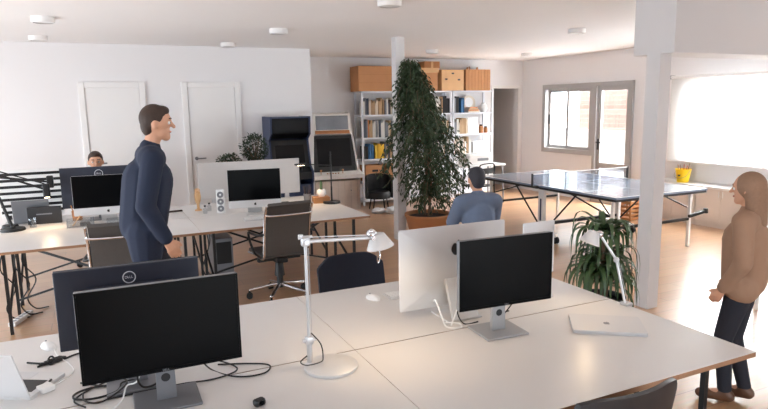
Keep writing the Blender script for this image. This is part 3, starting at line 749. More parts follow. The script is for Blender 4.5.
MB().box((0, 0, 0.455), (0.40, 0.40, 0.02), bev=0.008).build('seat', BLACK, t)
MB().tube(smoothpath([(-0.19, -0.19, 0.62), (-0.19, -0.2, 0.80), (-0.12, -0.205, 0.84), (0.12, -0.205, 0.84), (0.19, -0.2, 0.80), (0.19, -0.19, 0.62)], 5), 0.012).box((0, -0.2, 0.72), (0.36, 0.012, 0.10), bev=0.005).build('backrest', STEEL, t, True)
for sx in (-1, 1):
    MB().cyl((sx * 0.18, 0.17, 0.45), (sx * 0.20, 0.22, 0), 0.012).build('leg', STEEL, t, True)
    MB().cyl((sx * 0.19, -0.19, 0.64), (sx * 0.20, -0.22, 0), 0.012).build('leg', STEEL, t, True)

# ------------------------------------------------------------------ people
def caps(mb, p, q, r0, r1, n=12):
    p = Vector(p); q = Vector(q)
    mb.sph(p, r0, n); mb.sph(q, r1, n)
    if (q - p).length > 1e-4: mb.cyl(p, q, r0, r1, n)
def make_person(label, loc, rz, J, s, clothes, hair, hair_m, hem=None, lean_head=(0, 1), shoe=BLACK, legs=TROUS, long_hair=False):
    """figure facing local +y; J joints in metres at 1.75 m stature, scaled by s"""
    t = thing('person', label, 'person', loc, rz)
    V = {k: Vector(v) * s for k, v in J.items()}
    def L(k): return V[k]
    hx, hy = lean_head
    hf = Vector((hx, hy, 0)).normalized(); hr = Vector((hf.y, -hf.x, 0))
    HR = Matrix((hr, hf, Vector((0, 0, 1)))).transposed()
    hc = L('head')
    def hp(x, y, z): return hc + HR @ (Vector((x, y, z)) * s)
    b = MB()
    # trunk
    caps(b, L('pel'), L('chest'), 0.125 * s, 0.135 * s)
    caps(b, L('hipL'), L('hipR'), 0.10 * s, 0.10 * s); caps(b, L('shL') * 0.85 + L('shR') * 0.15, L('shR') * 0.85 + L('shL') * 0.15, 0.07 * s, 0.07 * s)
    caps(b, L('chest'), L('neck'), 0.11 * s, 0.055 * s); caps(b, L('neck'), hp(0, -0.015, -0.06), 0.052 * s, 0.05 * s)
    # head with jaw, nose, brow, ears
    b.sph(hc + Vector((0, 0, 0.02 * s)), 0.1 * s, 18, (0.76, 0.94, 1.0), HR); caps(b, hp(0, 0.03, -0.05), hp(0, 0.055, -0.085), 0.055 * s, 0.030 * s)
    caps(b, hp(0, 0.088, 0.012), hp(0, 0.108, -0.022), 0.010 * s, 0.014 * s); caps(b, hp(-0.03, 0.083, 0.03), hp(0.03, 0.083, 0.03), 0.014 * s, 0.014 * s)
    for sg in (-1, 1): b.sph(hp(sg * 0.078, -0.005, -0.005), 0.03 * s, 10, (0.4, 0.7, 1.0), HR)
    for sd in 'LR':
        sg = -1 if sd == 'L' else 1
        sh, el, wr = L('sh' + sd), L('el' + sd), L('wr' + sd)
        caps(b, sh, el, 0.050 * s, 0.038 * s); caps(b, el, wr, 0.038 * s, 0.026 * s)
        d = (wr - el).normalized()
        side = Vector((0, 1, 0)) if abs(d.y) < 0.7 else Vector((sg * 1.0, 0, 0))
        side = (side - d * side.dot(d)).normalized(); nrm = d.cross(side)
        palm = wr + d * 0.075 * s
        for o in (-0.024, 0, 0.024): caps(b, wr + d * 0.02 * s + side * o * 0.7 * s, palm + side * o * s, 0.016 * s, 0.014 * s, 8)
        cu = nrm * (0.03 * s) * (1 if nrm.x * sg < 0 else -1)
        for i, (o, ln) in enumerate(((0.033, 0.066), (0.011, 0.075), (-0.011, 0.070), (-0.033, 0.055))):
            a0 = palm + side * o * s; a1 = a0 + (d * ln * 0.5) * s + cu * 0.25; a2 = a1 + (d * ln * 0.5) * s + cu * 0.8
            caps(b, a0, a1, 0.0095 * s, 0.009 * s, 8); caps(b, a1, a2, 0.009 * s, 0.0075 * s, 8)
        th0 = wr + d * 0.025 * s + side * 0.025 * s; th1 = th0 + (d * 0.03 + side * 0.028) * s + cu * 0.3; th2 = th1 + (d * 0.032 + side * 0.006) * s + cu * 0.4
        caps(b, th0, th1, 0.013 * s, 0.011 * s, 8); caps(b, th1, th2, 0.011 * s, 0.009 * s, 8)
        hip, kn, an, to = L('hip' + sd), L('kn' + sd), L('an' + sd), L('to' + sd)
        caps(b, hip, kn, 0.085 * s, 0.055 * s); caps(b, kn, kn.lerp(an, 0.3), 0.052 * s, 0.055 * s); caps(b, kn.lerp(an, 0.3), an, 0.055 * s, 0.036 * s); caps(b, an, to, 0.036 * s, 0.028 * s)
    body = remesh(b, 'body', SKIN, t, 0.008, 4)
    # upper garment
    g = MB(); pd = 0.018 * s
    caps(g, L('pel') + Vector((0, 0, 0.02 * s)), L('chest'), 0.135 * s + pd, 0.145 * s + pd)
    caps(g, L('shL') * 0.88 + L('shR') * 0.12, L('shR') * 0.88 + L('shL') * 0.12, 0.072 * s + pd, 0.072 * s + pd); caps(g, L('chest'), L('neck'), 0.12 * s + pd, 0.052 * s + pd)
    caps(g, L('hipL'), L('hipR'), 0.105 * s + pd, 0.105 * s + pd)
    for sd in 'LR':
        sh, el, wr = L('sh' + sd), L('el' + sd), L('wr' + sd)
        caps(g, sh, el, 0.056 * s + pd, 0.046 * s + pd); caps(g, el, el.lerp(wr, 0.93), 0.046 * s + pd, 0.036 * s + pd * 0.7)
        if hem: caps(g, L('hip' + sd), L('hip' + sd).lerp(L('kn' + sd), hem), 0.105 * s + pd, 0.085 * s + pd)
    remesh(g, 'jacket', clothes, t, 0.011, 5)
    if True:
        g = MB()
        caps(g, L('hipL'), L('hipR'), 0.108 * s, 0.108 * s)
        for sd in 'LR':
            hip, kn, an = L('hip' + sd), L('kn' + sd), L('an' + sd)
            caps(g, hip, kn, 0.098 * s, 0.068 * s); caps(g, kn, an + Vector((0, 0, 0.01)), 0.066 * s, 0.05 * s)
        remesh(g, 'trousers', legs, t, 0.011, 4)
        for sd in 'LR':
            an, to = L('an' + sd), L('to' + sd); d = (to - an); d.z = 0; d.normalize()
            z0 = min(an.z, to.z) - 0.03 * s
            g = MB(); caps(g, an - d * 0.03 * s + Vector((0, 0, -0.03 * s)), to + d * 0.02 * s, 0.046 * s, 0.038 * s); caps(g, an, an + Vector((0, 0, -0.02)), 0.05 * s, 0.05 * s)
            remesh(g, 'shoe', shoe, t, 0.009, 3)
    # hair
    g = MB()
    if hair == 'short':
        g.sph(hp(0, -0.012, 0.035), 0.1 * s, 18, (0.82, 0.96, 0.96), HR); g.sph(hp(0, -0.05, -0.01), 0.075 * s, 14, (0.92, 0.7, 1.0), HR); g.sph(hp(0, 0.035, 0.085), 0.05 * s, 12, (1.2, 1.1, 0.7), HR)
    else:
        g.sph(hp(0, -0.02, 0.028), 0.106 * s, 18, (0.90, 0.98, 1.0), HR)
        caps(g, hp(-0.05, -0.05, -0.02), hp(-0.055, -0.05, -0.19), 0.06 * s, 0.045 * s); caps(g, hp(0.05, -0.05, -0.02), hp(0.055, -0.05, -0.19), 0.06 * s, 0.045 * s); caps(g, hp(0, -0.06, -0.02), hp(0, -0.085, -0.24), 0.075 * s, 0.055 * s)
    ho = remesh(g, 'hair', hair_m, t, 0.009, 3)
    # face
    f = MB()
    for sg in (-1, 1): f.m(0).sph(hp(sg * 0.031, 0.078, 0.006), 0.0125 * s, 10); f.m(1).sph(hp(sg * 0.031, 0.0875, 0.006), 0.006 * s, 8)
    f.build('eyes', [EYEW, EYED], t, True)
    MB().sph(hp(0, 0.083, -0.055), 0.02 * s, 12, (1.1, 0.45, 0.32), HR).build('mouth', LIP, t, True)
    g = MB()
    for sg in (-1, 1): g.bar(hp(sg * 0.015, 0.094, 0.034), hp(sg * 0.048, 0.086, 0.033), 0.007 * s)
    g.build('eyebrows', hair_m, t)
    return t
STAND = dict(pel=(0, 0, 0.95), chest=(0, 0.0, 1.26), neck=(0, -0.005, 1.47), head=(0, 0.02, 1.63), shL=(-0.185, 0, 1.41), shR=(0.185, 0, 1.41),
             elL=(-0.235, -0.06, 1.12), wrL=(-0.22, 0.06, 0.88), elR=(0.235, -0.02, 1.12), wrR=(0.22, 0.12, 0.89),
             hipL=(-0.085, 0, 0.92), hipR=(0.085, 0, 0.92), knL=(-0.09, 0.17, 0.52), anL=(-0.09, 0.20, 0.09), toL=(-0.095, 0.34, 0.045),
             knR=(0.09, 0.0, 0.50), anR=(0.09, -0.30, 0.12), toR=(0.095, -0.19, 0.045))
J = dict(STAND)
for k in ('chest', 'shL', 'shR', 'neck', 'head', 'elL', 'elR'):
    x, y, z = J[k]; J[k] = (x, y + 0.16 * max(0, (z - 0.95)), z)
make_person('man in a dark navy coat walking past the middle desk, brown hair', (0.26, 4.60, 0), R(-90), J, 1.075, COATN, 'short', HAIRB, hem=0.32, lean_head=(0.15, 1))
J = dict(STAND); J.update(anL=(-0.06, 0.06, 0.09), toL=(-0.075, 0.20, 0.045), knL=(-0.08, 0.09, 0.52), knR=(0.075, 0.05, 0.50), anR=(0.065, -0.05, 0.10), toR=(0.075, 0.08, 0.045),
         elL=(-0.225, -0.02, 1.13), wrL=(-0.19, 0.10, 0.92), elR=(0.225, -0.02, 1.13), wrR=(0.19, 0.10, 0.92))
make_person('woman in a tan coat and dark trousers walking at the right picture edge', (3.44, 2.25, 0), R(25), J, 0.815, COATT, 'long', HAIRT, hem=0.05, shoe=SHOEB)
SIT = dict(pel=(0, -0.02, 0.61), chest=(0, -0.02, 0.86), neck=(0, 0.0, 1.06), head=(0, 0.035, 1.21), shL=(-0.18, -0.01, 1.0), shR=(0.18, -0.01, 1.0),
           elL=(-0.24, 0.12, 0.79), wrL=(-0.17, 0.36, 0.80), elR=(0.24, 0.12, 0.79), wrR=(0.17, 0.36, 0.80),
           hipL=(-0.09, 0.0, 0.60), hipR=(0.09, 0.0, 0.60), knL=(-0.11, 0.43, 0.55), anL=(-0.11, 0.42, 0.09), toL=(-0.12, 0.56, 0.045),
           knR=(0.11, 0.43, 0.55), anR=(0.11, 0.42, 0.09), toR=(0.12, 0.56, 0.045))
J = dict(SIT); J.update(elL=(-0.24, 0.2, 0.83), wrL=(-0.16, 0.46, 0.79), elR=(0.24, 0.2, 0.83), wrR=(0.16, 0.46, 0.79))
make_person('man with short brown hair seated behind the large monitor, only his forehead showing', (-0.02, 8.04, 0), R(180), J, 1.03, SHIRT, 'short', HAIRB)
# someone sitting on a stool by the table tennis table, back to the camera
t = thing('stool', 'low black stool under the person in the faded blue shirt', 'stool', (3.14, 4.62, 0), 0)
MB().lathe([(0, 0.405), (0.15, 0.405), (0.165, 0.415), (0.165, 0.425), (0.15, 0.432), (0, 0.432)], n=28).build('seat', BLACK, t, True)
for a in (45, 135, 225, 315): MB().cyl((0.11 * math.cos(R(a)), 0.11 * math.sin(R(a)), 0.405), (0.17 * math.cos(R(a)), 0.17 * math.sin(R(a)), 0), 0.012).build('leg', STEEL, t, True)
MB().tube([(0.145 * math.cos(R(k * 18)), 0.145 * math.sin(R(k * 18)), 0.18) for k in range(20)], 0.007, 6, True).build('foot_ring', STEEL, t, True)
J = dict(SIT); J.update(wrL=(-0.13, 0.30, 0.66), wrR=(0.13, 0.30, 0.66), elL=(-0.22, 0.10, 0.80), elR=(0.22, 0.10, 0.80))
make_person('dark-haired person in a faded blue shirt seated on a stool, back turned', (3.14, 4.62, 0), R(-10), J, 0.96, DENIM, 'short', HAIRD)

# ------------------------------------------------------------------ plants
def leaf_mesh(mb, p, d, n, L_, W_, droop=0.3):
    d = d.normalized(); s_ = d.cross(n)
    if s_.length < 1e-4: s_ = d.orthogonal()
    s_.normalize(); n = s_.cross(d)
    a = p; m_ = p + d * L_ * 0.5; e = p + d * L_ - n * L_ * droop
    vs = [mb.bm.verts.new(v) for v in (a, m_ + s_ * W_ / 2 - n * 0.15 * W_, e, m_ - s_ * W_ / 2 - n * 0.15 * W_, m_)]
    mb.bm.faces.new((vs[0], vs[1], vs[4])); mb.bm.faces.new((vs[1], vs[2], vs[4])); mb.bm.faces.new((vs[2], vs[3], vs[4])); mb.bm.faces.new((vs[3], vs[0], vs[4]))
pr = random.Random(5)
t = thing('weeping_fig', 'tall weeping fig tree in a round clay bowl beside the slim column', 'plant', (4.03, 7.12, 0), 0)
MB().lathe([(0, 0), (0.20, 0), (0.24, 0.06), (0.31, 0.34), (0.325, 0.36), (0.325, 0.39), (0.305, 0.39), (0.295, 0.35), (0.27, 0.34)], n=40).build('pot', TERRA, t, True)
MB().lathe([(0.285, 0.345), (0.1, 0.36), (0, 0.36)], n=30).build('soil', SOIL, t, True)
mb = MB()
for k in range(3):
    a = k * 2.1; pts = [(0.05 * math.cos(a + z * 3.0) * (1 - z / 3), 0.05 * math.sin(a + z * 3.0) * (1 - z / 3), 0.34 + z) for z in [i * 0.15 for i in range(13)]]
    mb.tube(pts, [0.018 * (1 - i / 15) for i in range(13)], 8)
def env(z):
    T_ = ((0.50, 0.18), (0.60, 0.36), (0.72, 0.50), (0.86, 0.56), (1.1, 0.56), (1.27, 0.54), (1.5, 0.45), (1.75, 0.38), (1.9, 0.34), (2.05, 0.27), (2.17, 0.18), (2.3, 0.10), (2.42, 0.03))
    for (a, ra), (b_, rb) in zip(T_, T_[1:]):
        if a <= z <= b_: return ra + (rb - ra) * (z - a) / (b_ - a)
    return 0.02
fol = MB()
for i in range(185):
    z0 = 0.62 + 1.76 * (i / 185) ** 0.92
    ang = i * 2.39996 + pr.uniform(-0.3, 0.3)
    zt = z0 - 0.05 - 0.12 * env(z0) / 0.5
    rr = env(max(0.52, zt)) * pr.uniform(0.55, 1.22) * (1.0 + 0.14 * math.sin(2 * ang + z0 * 6))
    c, s_ = math.cos(ang), math.sin(ang)
    cx = 0.05 - 0.33 * max(0, (z0 - 0.9)) / 1.5
    p0 = Vector((cx, 0, z0 - 0.02)); p1 = Vector((cx + rr * 0.55 * c, rr * 0.55 * s_, z0 + 0.06)); p2 = Vector((cx + rr * c, rr * s_, zt - pr.uniform(0.0, 0.12)))
    path = smoothpath([p0, p1, p2], 5)
    if i % 2 == 0: mb.tube(path, [0.006 - 0.0004 * k for k in range(len(path))], 5)
    nl = 36
    for q in range(nl):
        f = 0.25 + 0.78 * (q + pr.random()) / nl
        k = min(len(path) - 1, int(f * (len(path) - 1))); p = path[k] + Vector((pr.gauss(0, 0.025), pr.gauss(0, 0.025), pr.gauss(0, 0.025)))
        d = Vector((c * 0.5 + pr.gauss(0, 0.6), s_ * 0.5 + pr.gauss(0, 0.6), -0.75 + pr.gauss(0, 0.4)))
        leaf_mesh(fol, p, d, Vector((pr.gauss(0, 0.5), pr.gauss(0, 0.5), 1)), pr.uniform(0.055, 0.09), pr.uniform(0.022, 0.036))
mb.build('branches', BARK, t, True)
fol.build('foliage', LEAF, t, recalc=False)

t = thing('strap_leaved_plant', 'arching strap-leaved plant in a dark pot between the front block and pillar', 'plant', (3.32, 3.25, 0), 0)
MB().lathe([(0, 0), (0.14, 0), (0.17, 0.40), (0.175, 0.42), (0.16, 0.42), (0.155, 0.38), (0, 0.375)], n=32).build('pot', BLACK, t, True)
mb = MB()
for k, (dx, dy, h_) in enumerate(((0, 0, 0.95), (0.05, 0.03, 0.76), (-0.05, 0.02, 0.68), (0.02, -0.04, 0.60))): mb.tube([(dx * 0.6, dy * 0.6, 0.37), (dx, dy, h_)], 0.014, 8)
mb.build('stem', BARK, t, True)
fol = MB()
for (dx, dy, h_, n) in ((0, 0, 0.95, 44), (0.05, 0.03, 0.76, 34), (-0.05, 0.02, 0.68, 34), (0.02, -0.04, 0.60, 40)):
    for i in range(n):
        a = i * 2.39996; ln = pr.uniform(0.26, 0.42); el = pr.uniform(0.2, 1.5)
        c, s_ = math.cos(a), math.sin(a); base = Vector((dx, dy, h_ - 0.10 * (i / n)))
        P = []
        for q in range(9):
            f = q / 8
            P.append(base + Vector((c * ln * (0.62 * math.sin(min(1.57, f * 1.7))), s_ * ln * (0.62 * math.sin(min(1.57, f * 1.7))), ln * (el * 0.62 * f - (0.35 + el * 0.5) * f * f * f * 1.0 - 0.20 * f * f))))
        side = Vector((-s_, c, 0)); prev = None
        for q, p in enumerate(P):
            f = q / 8; w_ = 0.019 * (min(1, f * 4 + 0.35)) * (1 - f ** 3) + 0.0008
            cur = (fol.bm.verts.new(p + side * w_), fol.bm.verts.new(p + Vector((0, 0, -w_ * 0.35))), fol.bm.verts.new(p - side * w_))
            if prev: fol.bm.faces.new((prev[0], prev[1], cur[1], cur[0])); fol.bm.faces.new((prev[1], prev[2], cur[2], cur[1]))
            prev = cur
fol.build('foliage', LEAF2, t, True, recalc=False)

def bushy(label, loc, r, hgt, pot_r, pot_h, n, potm, seed):
    q = random.Random(seed)
    t = thing('potted_plant', label, 'plant', loc, 0)
    MB().lathe([(0, 0), (pot_r * 0.75, 0), (pot_r, pot_h), (pot_r * 0.9, pot_h), (pot_r * 0.88, pot_h * 0.9), (0, pot_h * 0.88)], n=24).build('pot', potm, t, True)
    f = MB(); st = MB()
    for i in range(n):
        th = q.uniform(0, 6.28); u = q.uniform(-1, 1); rad = r * q.uniform(0.55, 1.0) * (1 + 0.12 * math.sin(5 * th))
        p = Vector((rad * math.sqrt(1 - u * u) * math.cos(th), rad * math.sqrt(1 - u * u) * math.sin(th), pot_h + hgt / 2 + u * hgt / 2 * q.uniform(0.7, 1)))
        if i % 25 == 0: st.tube([(0, 0, pot_h * 0.85), p * 0.6 + Vector((0, 0, pot_h * 0.35)), p], 0.004, 5)
        leaf_mesh(f, p, Vector((p.x, p.y, q.uniform(-0.15, 0.2))) + Vector((q.gauss(0, 0.08), q.gauss(0, 0.08), 0)), Vector((q.gauss(0, 0.4), q.gauss(0, 0.4), 1)), q.uniform(0.03, 0.055), q.uniform(0.016, 0.026))
    st.build('stems', BARK, t, True); f.build('foliage', LEAF3, t, recalc=False)
    return t

# ------------------------------------------------------------------ sideboard and plants by the second door
t = thing('plant_stand', 'low wooden stand with plants behind the plain divider panel', 'stand', (1.82, 8.35, 0), 0)
MB().box((0, 0, 0.92), (0.86, 0.34, 0.03), bev=0.004).build('top_board', WOODB, t)
for sx in (-1, 1):
    for sy in (-1, 1): MB().box((sx * 0.40, sy * 0.14, 0.4525), (0.035, 0.035, 0.905)).build('leg', WOODB, t)
MB().box((0, 0, 0.3), (0.80, 0.28, 0.02)).build('lower_shelf', WOODB, t)
bushy('round bushy dark green plant between the second door and the blue arcade cabinet', (1.99, 8.38, 0.935), 0.18, 0.42, 0.11, 0.16, 900, TERRA, 3)
bushy('small low green plant at the left of the bushy one, above the divider panel', (1.62, 8.32, 0.935), 0.15, 0.18, 0.09, 0.13, 420, WHITEP, 4)
t = thing('terrarium_jar', 'glass jar with white contents in front of the bushy plant', 'jar', (2.0, 8.24, 0.935), 0)
MB().lathe([(0, 0.0), (0.055, 0.0), (0.055, 0.20), (0.05, 0.21), (0.052, 0.20), (0.052, 0.003), (0, 0.003)], n=24).build('jar_glass', CLEAR, t, True)
MB().lathe([(0, 0.005), (0.049, 0.005), (0.045, 0.17), (0, 0.20)], n=20).build('filling', WHITEP, t, True)
tag(MB().box((1.90, 8.225, 0.99), (0.05, 0.04, 0.11), bev=0.004).box((1.935, 8.235, 0.97), (0.02, 0.03, 0.07), bev=0.003).build('wooden_block', WOODL), 'small pale wooden block beside the glass jar on the stand', 'block')

# ------------------------------------------------------------------ arcade cabinets
ASCR = mat('unlit_arcade_screen', rgb(20, 20, 23), 0.25, spec=0.25)
MARQ = mat('marquee_glass', rgb(132, 140, 152), 0.25, noise=0.25, nscale=6)
def side_panels(mb, poly, w_, th):
    mb.prism(poly, -w_ / 2, -w_ / 2 + th, 'yz'); mb.prism(poly, w_ / 2 - th, w_ / 2, 'yz')
# blue one: local front = -y
t = thing('arcade_cabinet', 'dark blue upright arcade cabinet by the far wall', 'arcade cabinet', (2.60, 8.87, 0), R(-3))
poly = [(0.33, 0), (-0.27, 0), (-0.30, 0.72), (-0.36, 0.80), (-0.345, 0.92), (-0.22, 0.99), (-0.10, 1.38), (-0.24, 1.46), (-0.26, 1.72), (0.33, 1.72)]
mb = MB(); side_panels(mb, poly, 0.60, 0.025); mb.build('side_panels', BLUEP, t)
W_ = 0.55
MB().box((0, -0.245, 0.37), (W_, 0.03, 0.70)).box((0, 0.30, 0.86), (W_, 0.02, 1.70)).box((0, 0.02, 1.705), (W_, 0.54, 0.02)).build('body', BLUEP, t)
MB().prism([(-0.33, 0.80), (-0.325, 0.90), (-0.20, 0.965), (-0.20, 0.80)], -W_ / 2, W_ / 2, 'yz').build('control_panel', BLACK, t)
mb = MB()
for x in (-0.2, 0.14): mb.cyl((x, -0.27, 0.93), (x, -0.28, 1.0), 0.006).sph((x, -0.28, 1.005), 0.017, 10)
mb.build('joysticks', GREYMET, t, True)
MB().prism([(-0.20, 0.975), (-0.085, 1.37), (-0.04, 1.36), (-0.16, 0.965)], -W_ / 2, W_ / 2, 'yz').build('screen_surround', BLACK, t)
MB().prism([(-0.193, 1.03), (-0.117, 1.30), (-0.110, 1.30), (-0.186, 1.03)], -W_ / 2 + 0.06, W_ / 2 - 0.06, 'yz').build('screen', ASCR, t)
MB().prism([(-0.225, 1.475), (-0.245, 1.70), (-0.2, 1.70), (-0.08, 1.40)], -W_ / 2, W_ / 2, 'yz').build('marquee', SCREEN, t)
MB().prism([(-0.228, 1.50), (-0.243, 1.67), (-0.246, 1.67), (-0.232, 1.50)], -W_ / 2 + 0.03, W_ / 2 - 0.03, 'yz').build('marquee_glass', ASCR, t)
# white sit-down style one on a boarded base
t = thing('arcade_cabinet', 'white arcade cabinet with tilted black screen on a pale boarded base', 'arcade cabinet', (3.86, 10.22, 0), R(-5))
MB().box((0, 0.08, 0.27), (0.82, 0.52, 0.54)).build('base', WOODW, t)
mb = MB()
for k in range(7): mb.box((-0.36 + k * 0.12, -0.183, 0.27), (0.004, 0.004, 0.54))
mb.build('board_joint', CORR, t)
MB().cyl((0.24, -0.18, 0.36), (0.24, -0.19, 0.36), 0.012).build('lock', GREYMET, t)
poly = [(0.36, 0.54), (-0.12, 0.54), (-0.14, 0.66), (-0.06, 0.72), (0.10, 1.42), (0.13, 1.73), (0.36, 1.76)]
mb = MB(); 
for sg in (-1, 1):
    # side cheeks leaning inward towards the top
    lo = [(sg * 0.43, y, z) for y, z in poly]
    a = [mb.bm.verts.new((sg * (0.44 - 0.10 * max(0, (z - 0.66)) / 1.1), y, z)) for y, z in poly]; b2 = [mb.bm.verts.new((sg * (0.41 - 0.10 * max(0, (z - 0.66)) / 1.1), y, z)) for y, z in poly]
    mb.bm.faces.new(a); mb.bm.faces.new(list(reversed(b2)))
    for i in range(len(poly)): mb.bm.faces.new((a[i], a[(i + 1) % len(poly)], b2[(i + 1) % len(poly)], b2[i]))
mb.build('side_panels', PAINT, t)
MB().prism([(-0.22, 0.58), (-0.24, 0.65), (-0.05, 0.70), (0.0, 0.58)], -0.47, 0.47, 'yz').build('control_panel', PAINT, t)
mb = MB()
for x in (-0.3, 0.1): mb.cyl((x, -0.15, 0.66), (x, -0.16, 0.73), 0.007).sph((x, -0.16, 0.735), 0.02, 10)
for k in range(5): mb.cyl((-0.18 + k * 0.05, -0.15, 0.665), (-0.18 + k * 0.05, -0.152, 0.685), 0.014)
mb.build('controls', WOODB, t, True)
MB().prism([(-0.045, 0.70), (0.085, 1.34), (0.14, 1.33), (0.01, 0.69)], -0.385, 0.385, 'yz').build('screen_surround', BLACK, t)
MB().prism([(-0.028, 0.79), (0.072, 1.28), (0.066, 1.285), (-0.034, 0.795)], -0.31, 0.31, 'yz').build('screen', ASCR, t)
MB().prism([(0.09, 1.36), (0.125, 1.72), (0.34, 1.75), (0.34, 1.36)], -0.345, 0.345, 'yz').build('head_box', PAINT, t)
m_ = MB().prism([(0.096, 1.44), (0.121, 1.69), (0.115, 1.69), (0.090, 1.44)], -0.30, 0.30, 'yz').build('marquee_glass', MARQ, t)
MB().prism([(0.080, 1.37), (0.092, 1.43), (0.10, 1.43), (0.088, 1.37)], -0.32, 0.32, 'yz').build('speaker_strip', WOODD, t)

# ------------------------------------------------------------------ bookcases, books, boxes
SZ = (0.10, 0.45, 0.87, 1.27, 1.69, 2.12)
BC = (('left', 4.44), ('middle', 5.42), ('right', 6.40))
SY0, SY1 = 10.30, 10.64
for nm, x0 in BC:
    t = thing('bookcase', {'left': 'white metal bookcase behind the white arcade cabinet, left of the fig tree', 'middle': 'white metal bookcase mostly hidden behind the fig tree', 'right': 'white metal bookcase next to the open doorway'}[nm], 'bookcase', (x0 + 0.48, (SY0 + SY1) / 2, 0), 0, 'white metal bookcases on the far wall')
    for sx in (-1, 1):
        for sy in (-1, 1): MB().box((sx * 0.462, sy * 0.155, 1.07), (0.036, 0.03, 2.14)).build('upright', SHELFW, t)
    for z in SZ: MB().box((0, 0, z - 0.014), (0.956, 0.34, 0.028)).build('shelf', SHELFW, t)
    MB().bar((-0.45, 0.168, 0.45), (0.45, 0.168, 1.27), 0.004, 0.02).bar((0.45, 0.168, 0.45), (-0.45, 0.168, 1.27), 0.004, 0.02).build('cross_brace', SHELFW, t)
BCOL = {'tan': rgb(190, 158, 122), 'cream': rgb(226, 214, 196), 'grey': rgb(130, 134, 142), 'dark brown': rgb(86, 64, 52), 'white': rgb(232, 230, 226), 'blue': rgb(52, 112, 164), 'yellow': rgb(236, 190, 50), 'black': rgb(40, 40, 44), 'orange': rgb(206, 128, 70), 'slate': rgb(78, 88, 104)}
BM = {k: mat('book_cover_' + k.replace(' ', '_'), v, 0.6) for k, v in BCOL.items()}
PAPER = mat('page_paper', rgb(232, 226, 214), 0.9)
br = random.Random(21)
SN = {1.69: 'top', 1.27: 'second', 0.87: 'third', 0.45: 'fourth'}
BPROTO = {}
def book(x, z, w_, h_, d_, colr, bay):
    key = (colr, round(w_, 3), round(h_, 2))
    t = thing('book', '%s book standing on the %s shelf of the %s bookcase' % (colr, SN[z], bay), 'book', (x, SY0 + 0.03 + br.uniform(0, 0.02), z), 0, 'books on the %s shelf of the %s bookcase' % (SN[z], bay))
    MB().box((0, 0.0015, h_ / 2), (w_, 0.003, h_)).box((-w_ / 2 + 0.0015, d_ / 2, h_ / 2), (0.003, d_, h_)).box((w_ / 2 - 0.0015, d_ / 2, h_ / 2), (0.003, d_, h_)).build('cover', BM[colr], t)
    MB().box((0, d_ / 2, h_ / 2), (w_ - 0.006, d_ - 0.006, h_ - 0.008)).build('pages', PAPER, t)
def fill(bay, x0, x1, z, cols, hmin=0.20, hmax=0.31):
    x = x0
    while x < x1 - 0.03:
        w_ = br.choice((0.022, 0.028, 0.034, 0.042, 0.05))
        book(x + w_ / 2, z, w_ - 0.002, br.uniform(hmin, hmax), br.uniform(0.17, 0.23), br.choice(cols), bay)
        x += w_
MIX = ('tan', 'cream', 'grey', 'dark brown', 'white', 'cream', 'slate', 'tan')
fill('left', 4.50, 5.36, 1.69, MIX); fill('left', 4.50, 5.36, 1.27, ('tan', 'cream', 'orange', 'white', 'grey', 'slate'), 0.24, 0.34)
fill('left', 4.50, 4.58, 0.87, ('black', 'slate')); fill('left', 4.58, 4.72, 0.87, ('blue',), 0.24, 0.28); fill('left', 4.72, 4.92, 0.87, ('yellow',), 0.24, 0.29); fill('left', 4.92, 5.36, 0.87, MIX)
fill('middle', 5.48, 6.20, 1.69, ('cream', 'orange', 'tan', 'white', 'dark brown', 'grey'), 0.24, 0.33); fill('middle', 6.20, 6.34, 1.69, ('black',), 0.26, 0.34)
fill('middle', 5.80, 6.34, 1.27, MIX, 0.22, 0.32); fill('middle', 5.85, 6.34, 0.87, ('cream', 'tan', 'white', 'grey'), 0.22, 0.32)
fill('right', 6.46, 6.56, 1.69, ('grey', 'black'), 0.26, 0.33); fill('right', 6.62, 6.72, 1.69, ('blue', 'slate'), 0.24, 0.3)
fill('right', 6.46, 6.78, 1.27, ('white', 'cream', 'tan', 'grey'), 0.22, 0.32); fill('right', 6.46, 6.86, 0.87, ('tan', 'cream', 'dark brown', 'white'), 0.24, 0.34)
# lying books on the right bookcase
z = 1.69
for k, (cname, w_, h_) in enumerate((('cream', 0.26, 0.03), ('orange', 0.24, 0.025), ('tan', 0.22, 0.028), ('orange', 0.18, 0.022))):
    t = thing('book', '%s book lying %s in the small stack on the right bookcase' % (cname, ('lowest', 'second', 'third', 'uppermost')[k]), 'book', (6.92, SY0 + 0.13, z), br.uniform(-0.1, 0.1), 'lying books on the right bookcase')
    MB().box((0, 0, 0.0015), (w_, 0.17, 0.003)).box((0, 0, h_ - 0.0015), (w_, 0.17, 0.003)).box((0, -0.0835, h_ / 2), (w_, 0.003, h_)).build('cover', BM[cname], t)
    MB().box((0, 0.002, h_ / 2), (w_ - 0.008, 0.16, h_ - 0.006)).build('pages', PAPER, t)
    z += h_
t = thing('wall_clock', 'round-topped pale clock board leaning behind the lying books', 'clock', (6.95, SY1 - 0.06, 1.69), 0)
pts = [(-0.16, 0), (0.16, 0)] + [(0.16 * math.cos(R(a)), 0.2 + 0.14 * math.sin(R(a))) for a in range(0, 181, 15)]
MB().prism(pts, 0, 0.02, 'xz').build('board', BM['cream'], t)
MB().cyl((0, 0, 0.2), (0, -0.004, 0.2), 0.10, n=28).build('dial', WHITEP, t)
t = thing('white_vase', 'small white lobed vase at the right end of the top shelf', 'vase', (7.20, SY0 + 0.12, 1.69), 0)
MB().lathe([(0, 0), (0.05, 0), (0.085, 0.07), (0.07, 0.14), (0.04, 0.17), (0.045, 0.19), (0.035, 0.188), (0.03, 0.16), (0, 0.15)]).build('body', WHITEP, t, True)
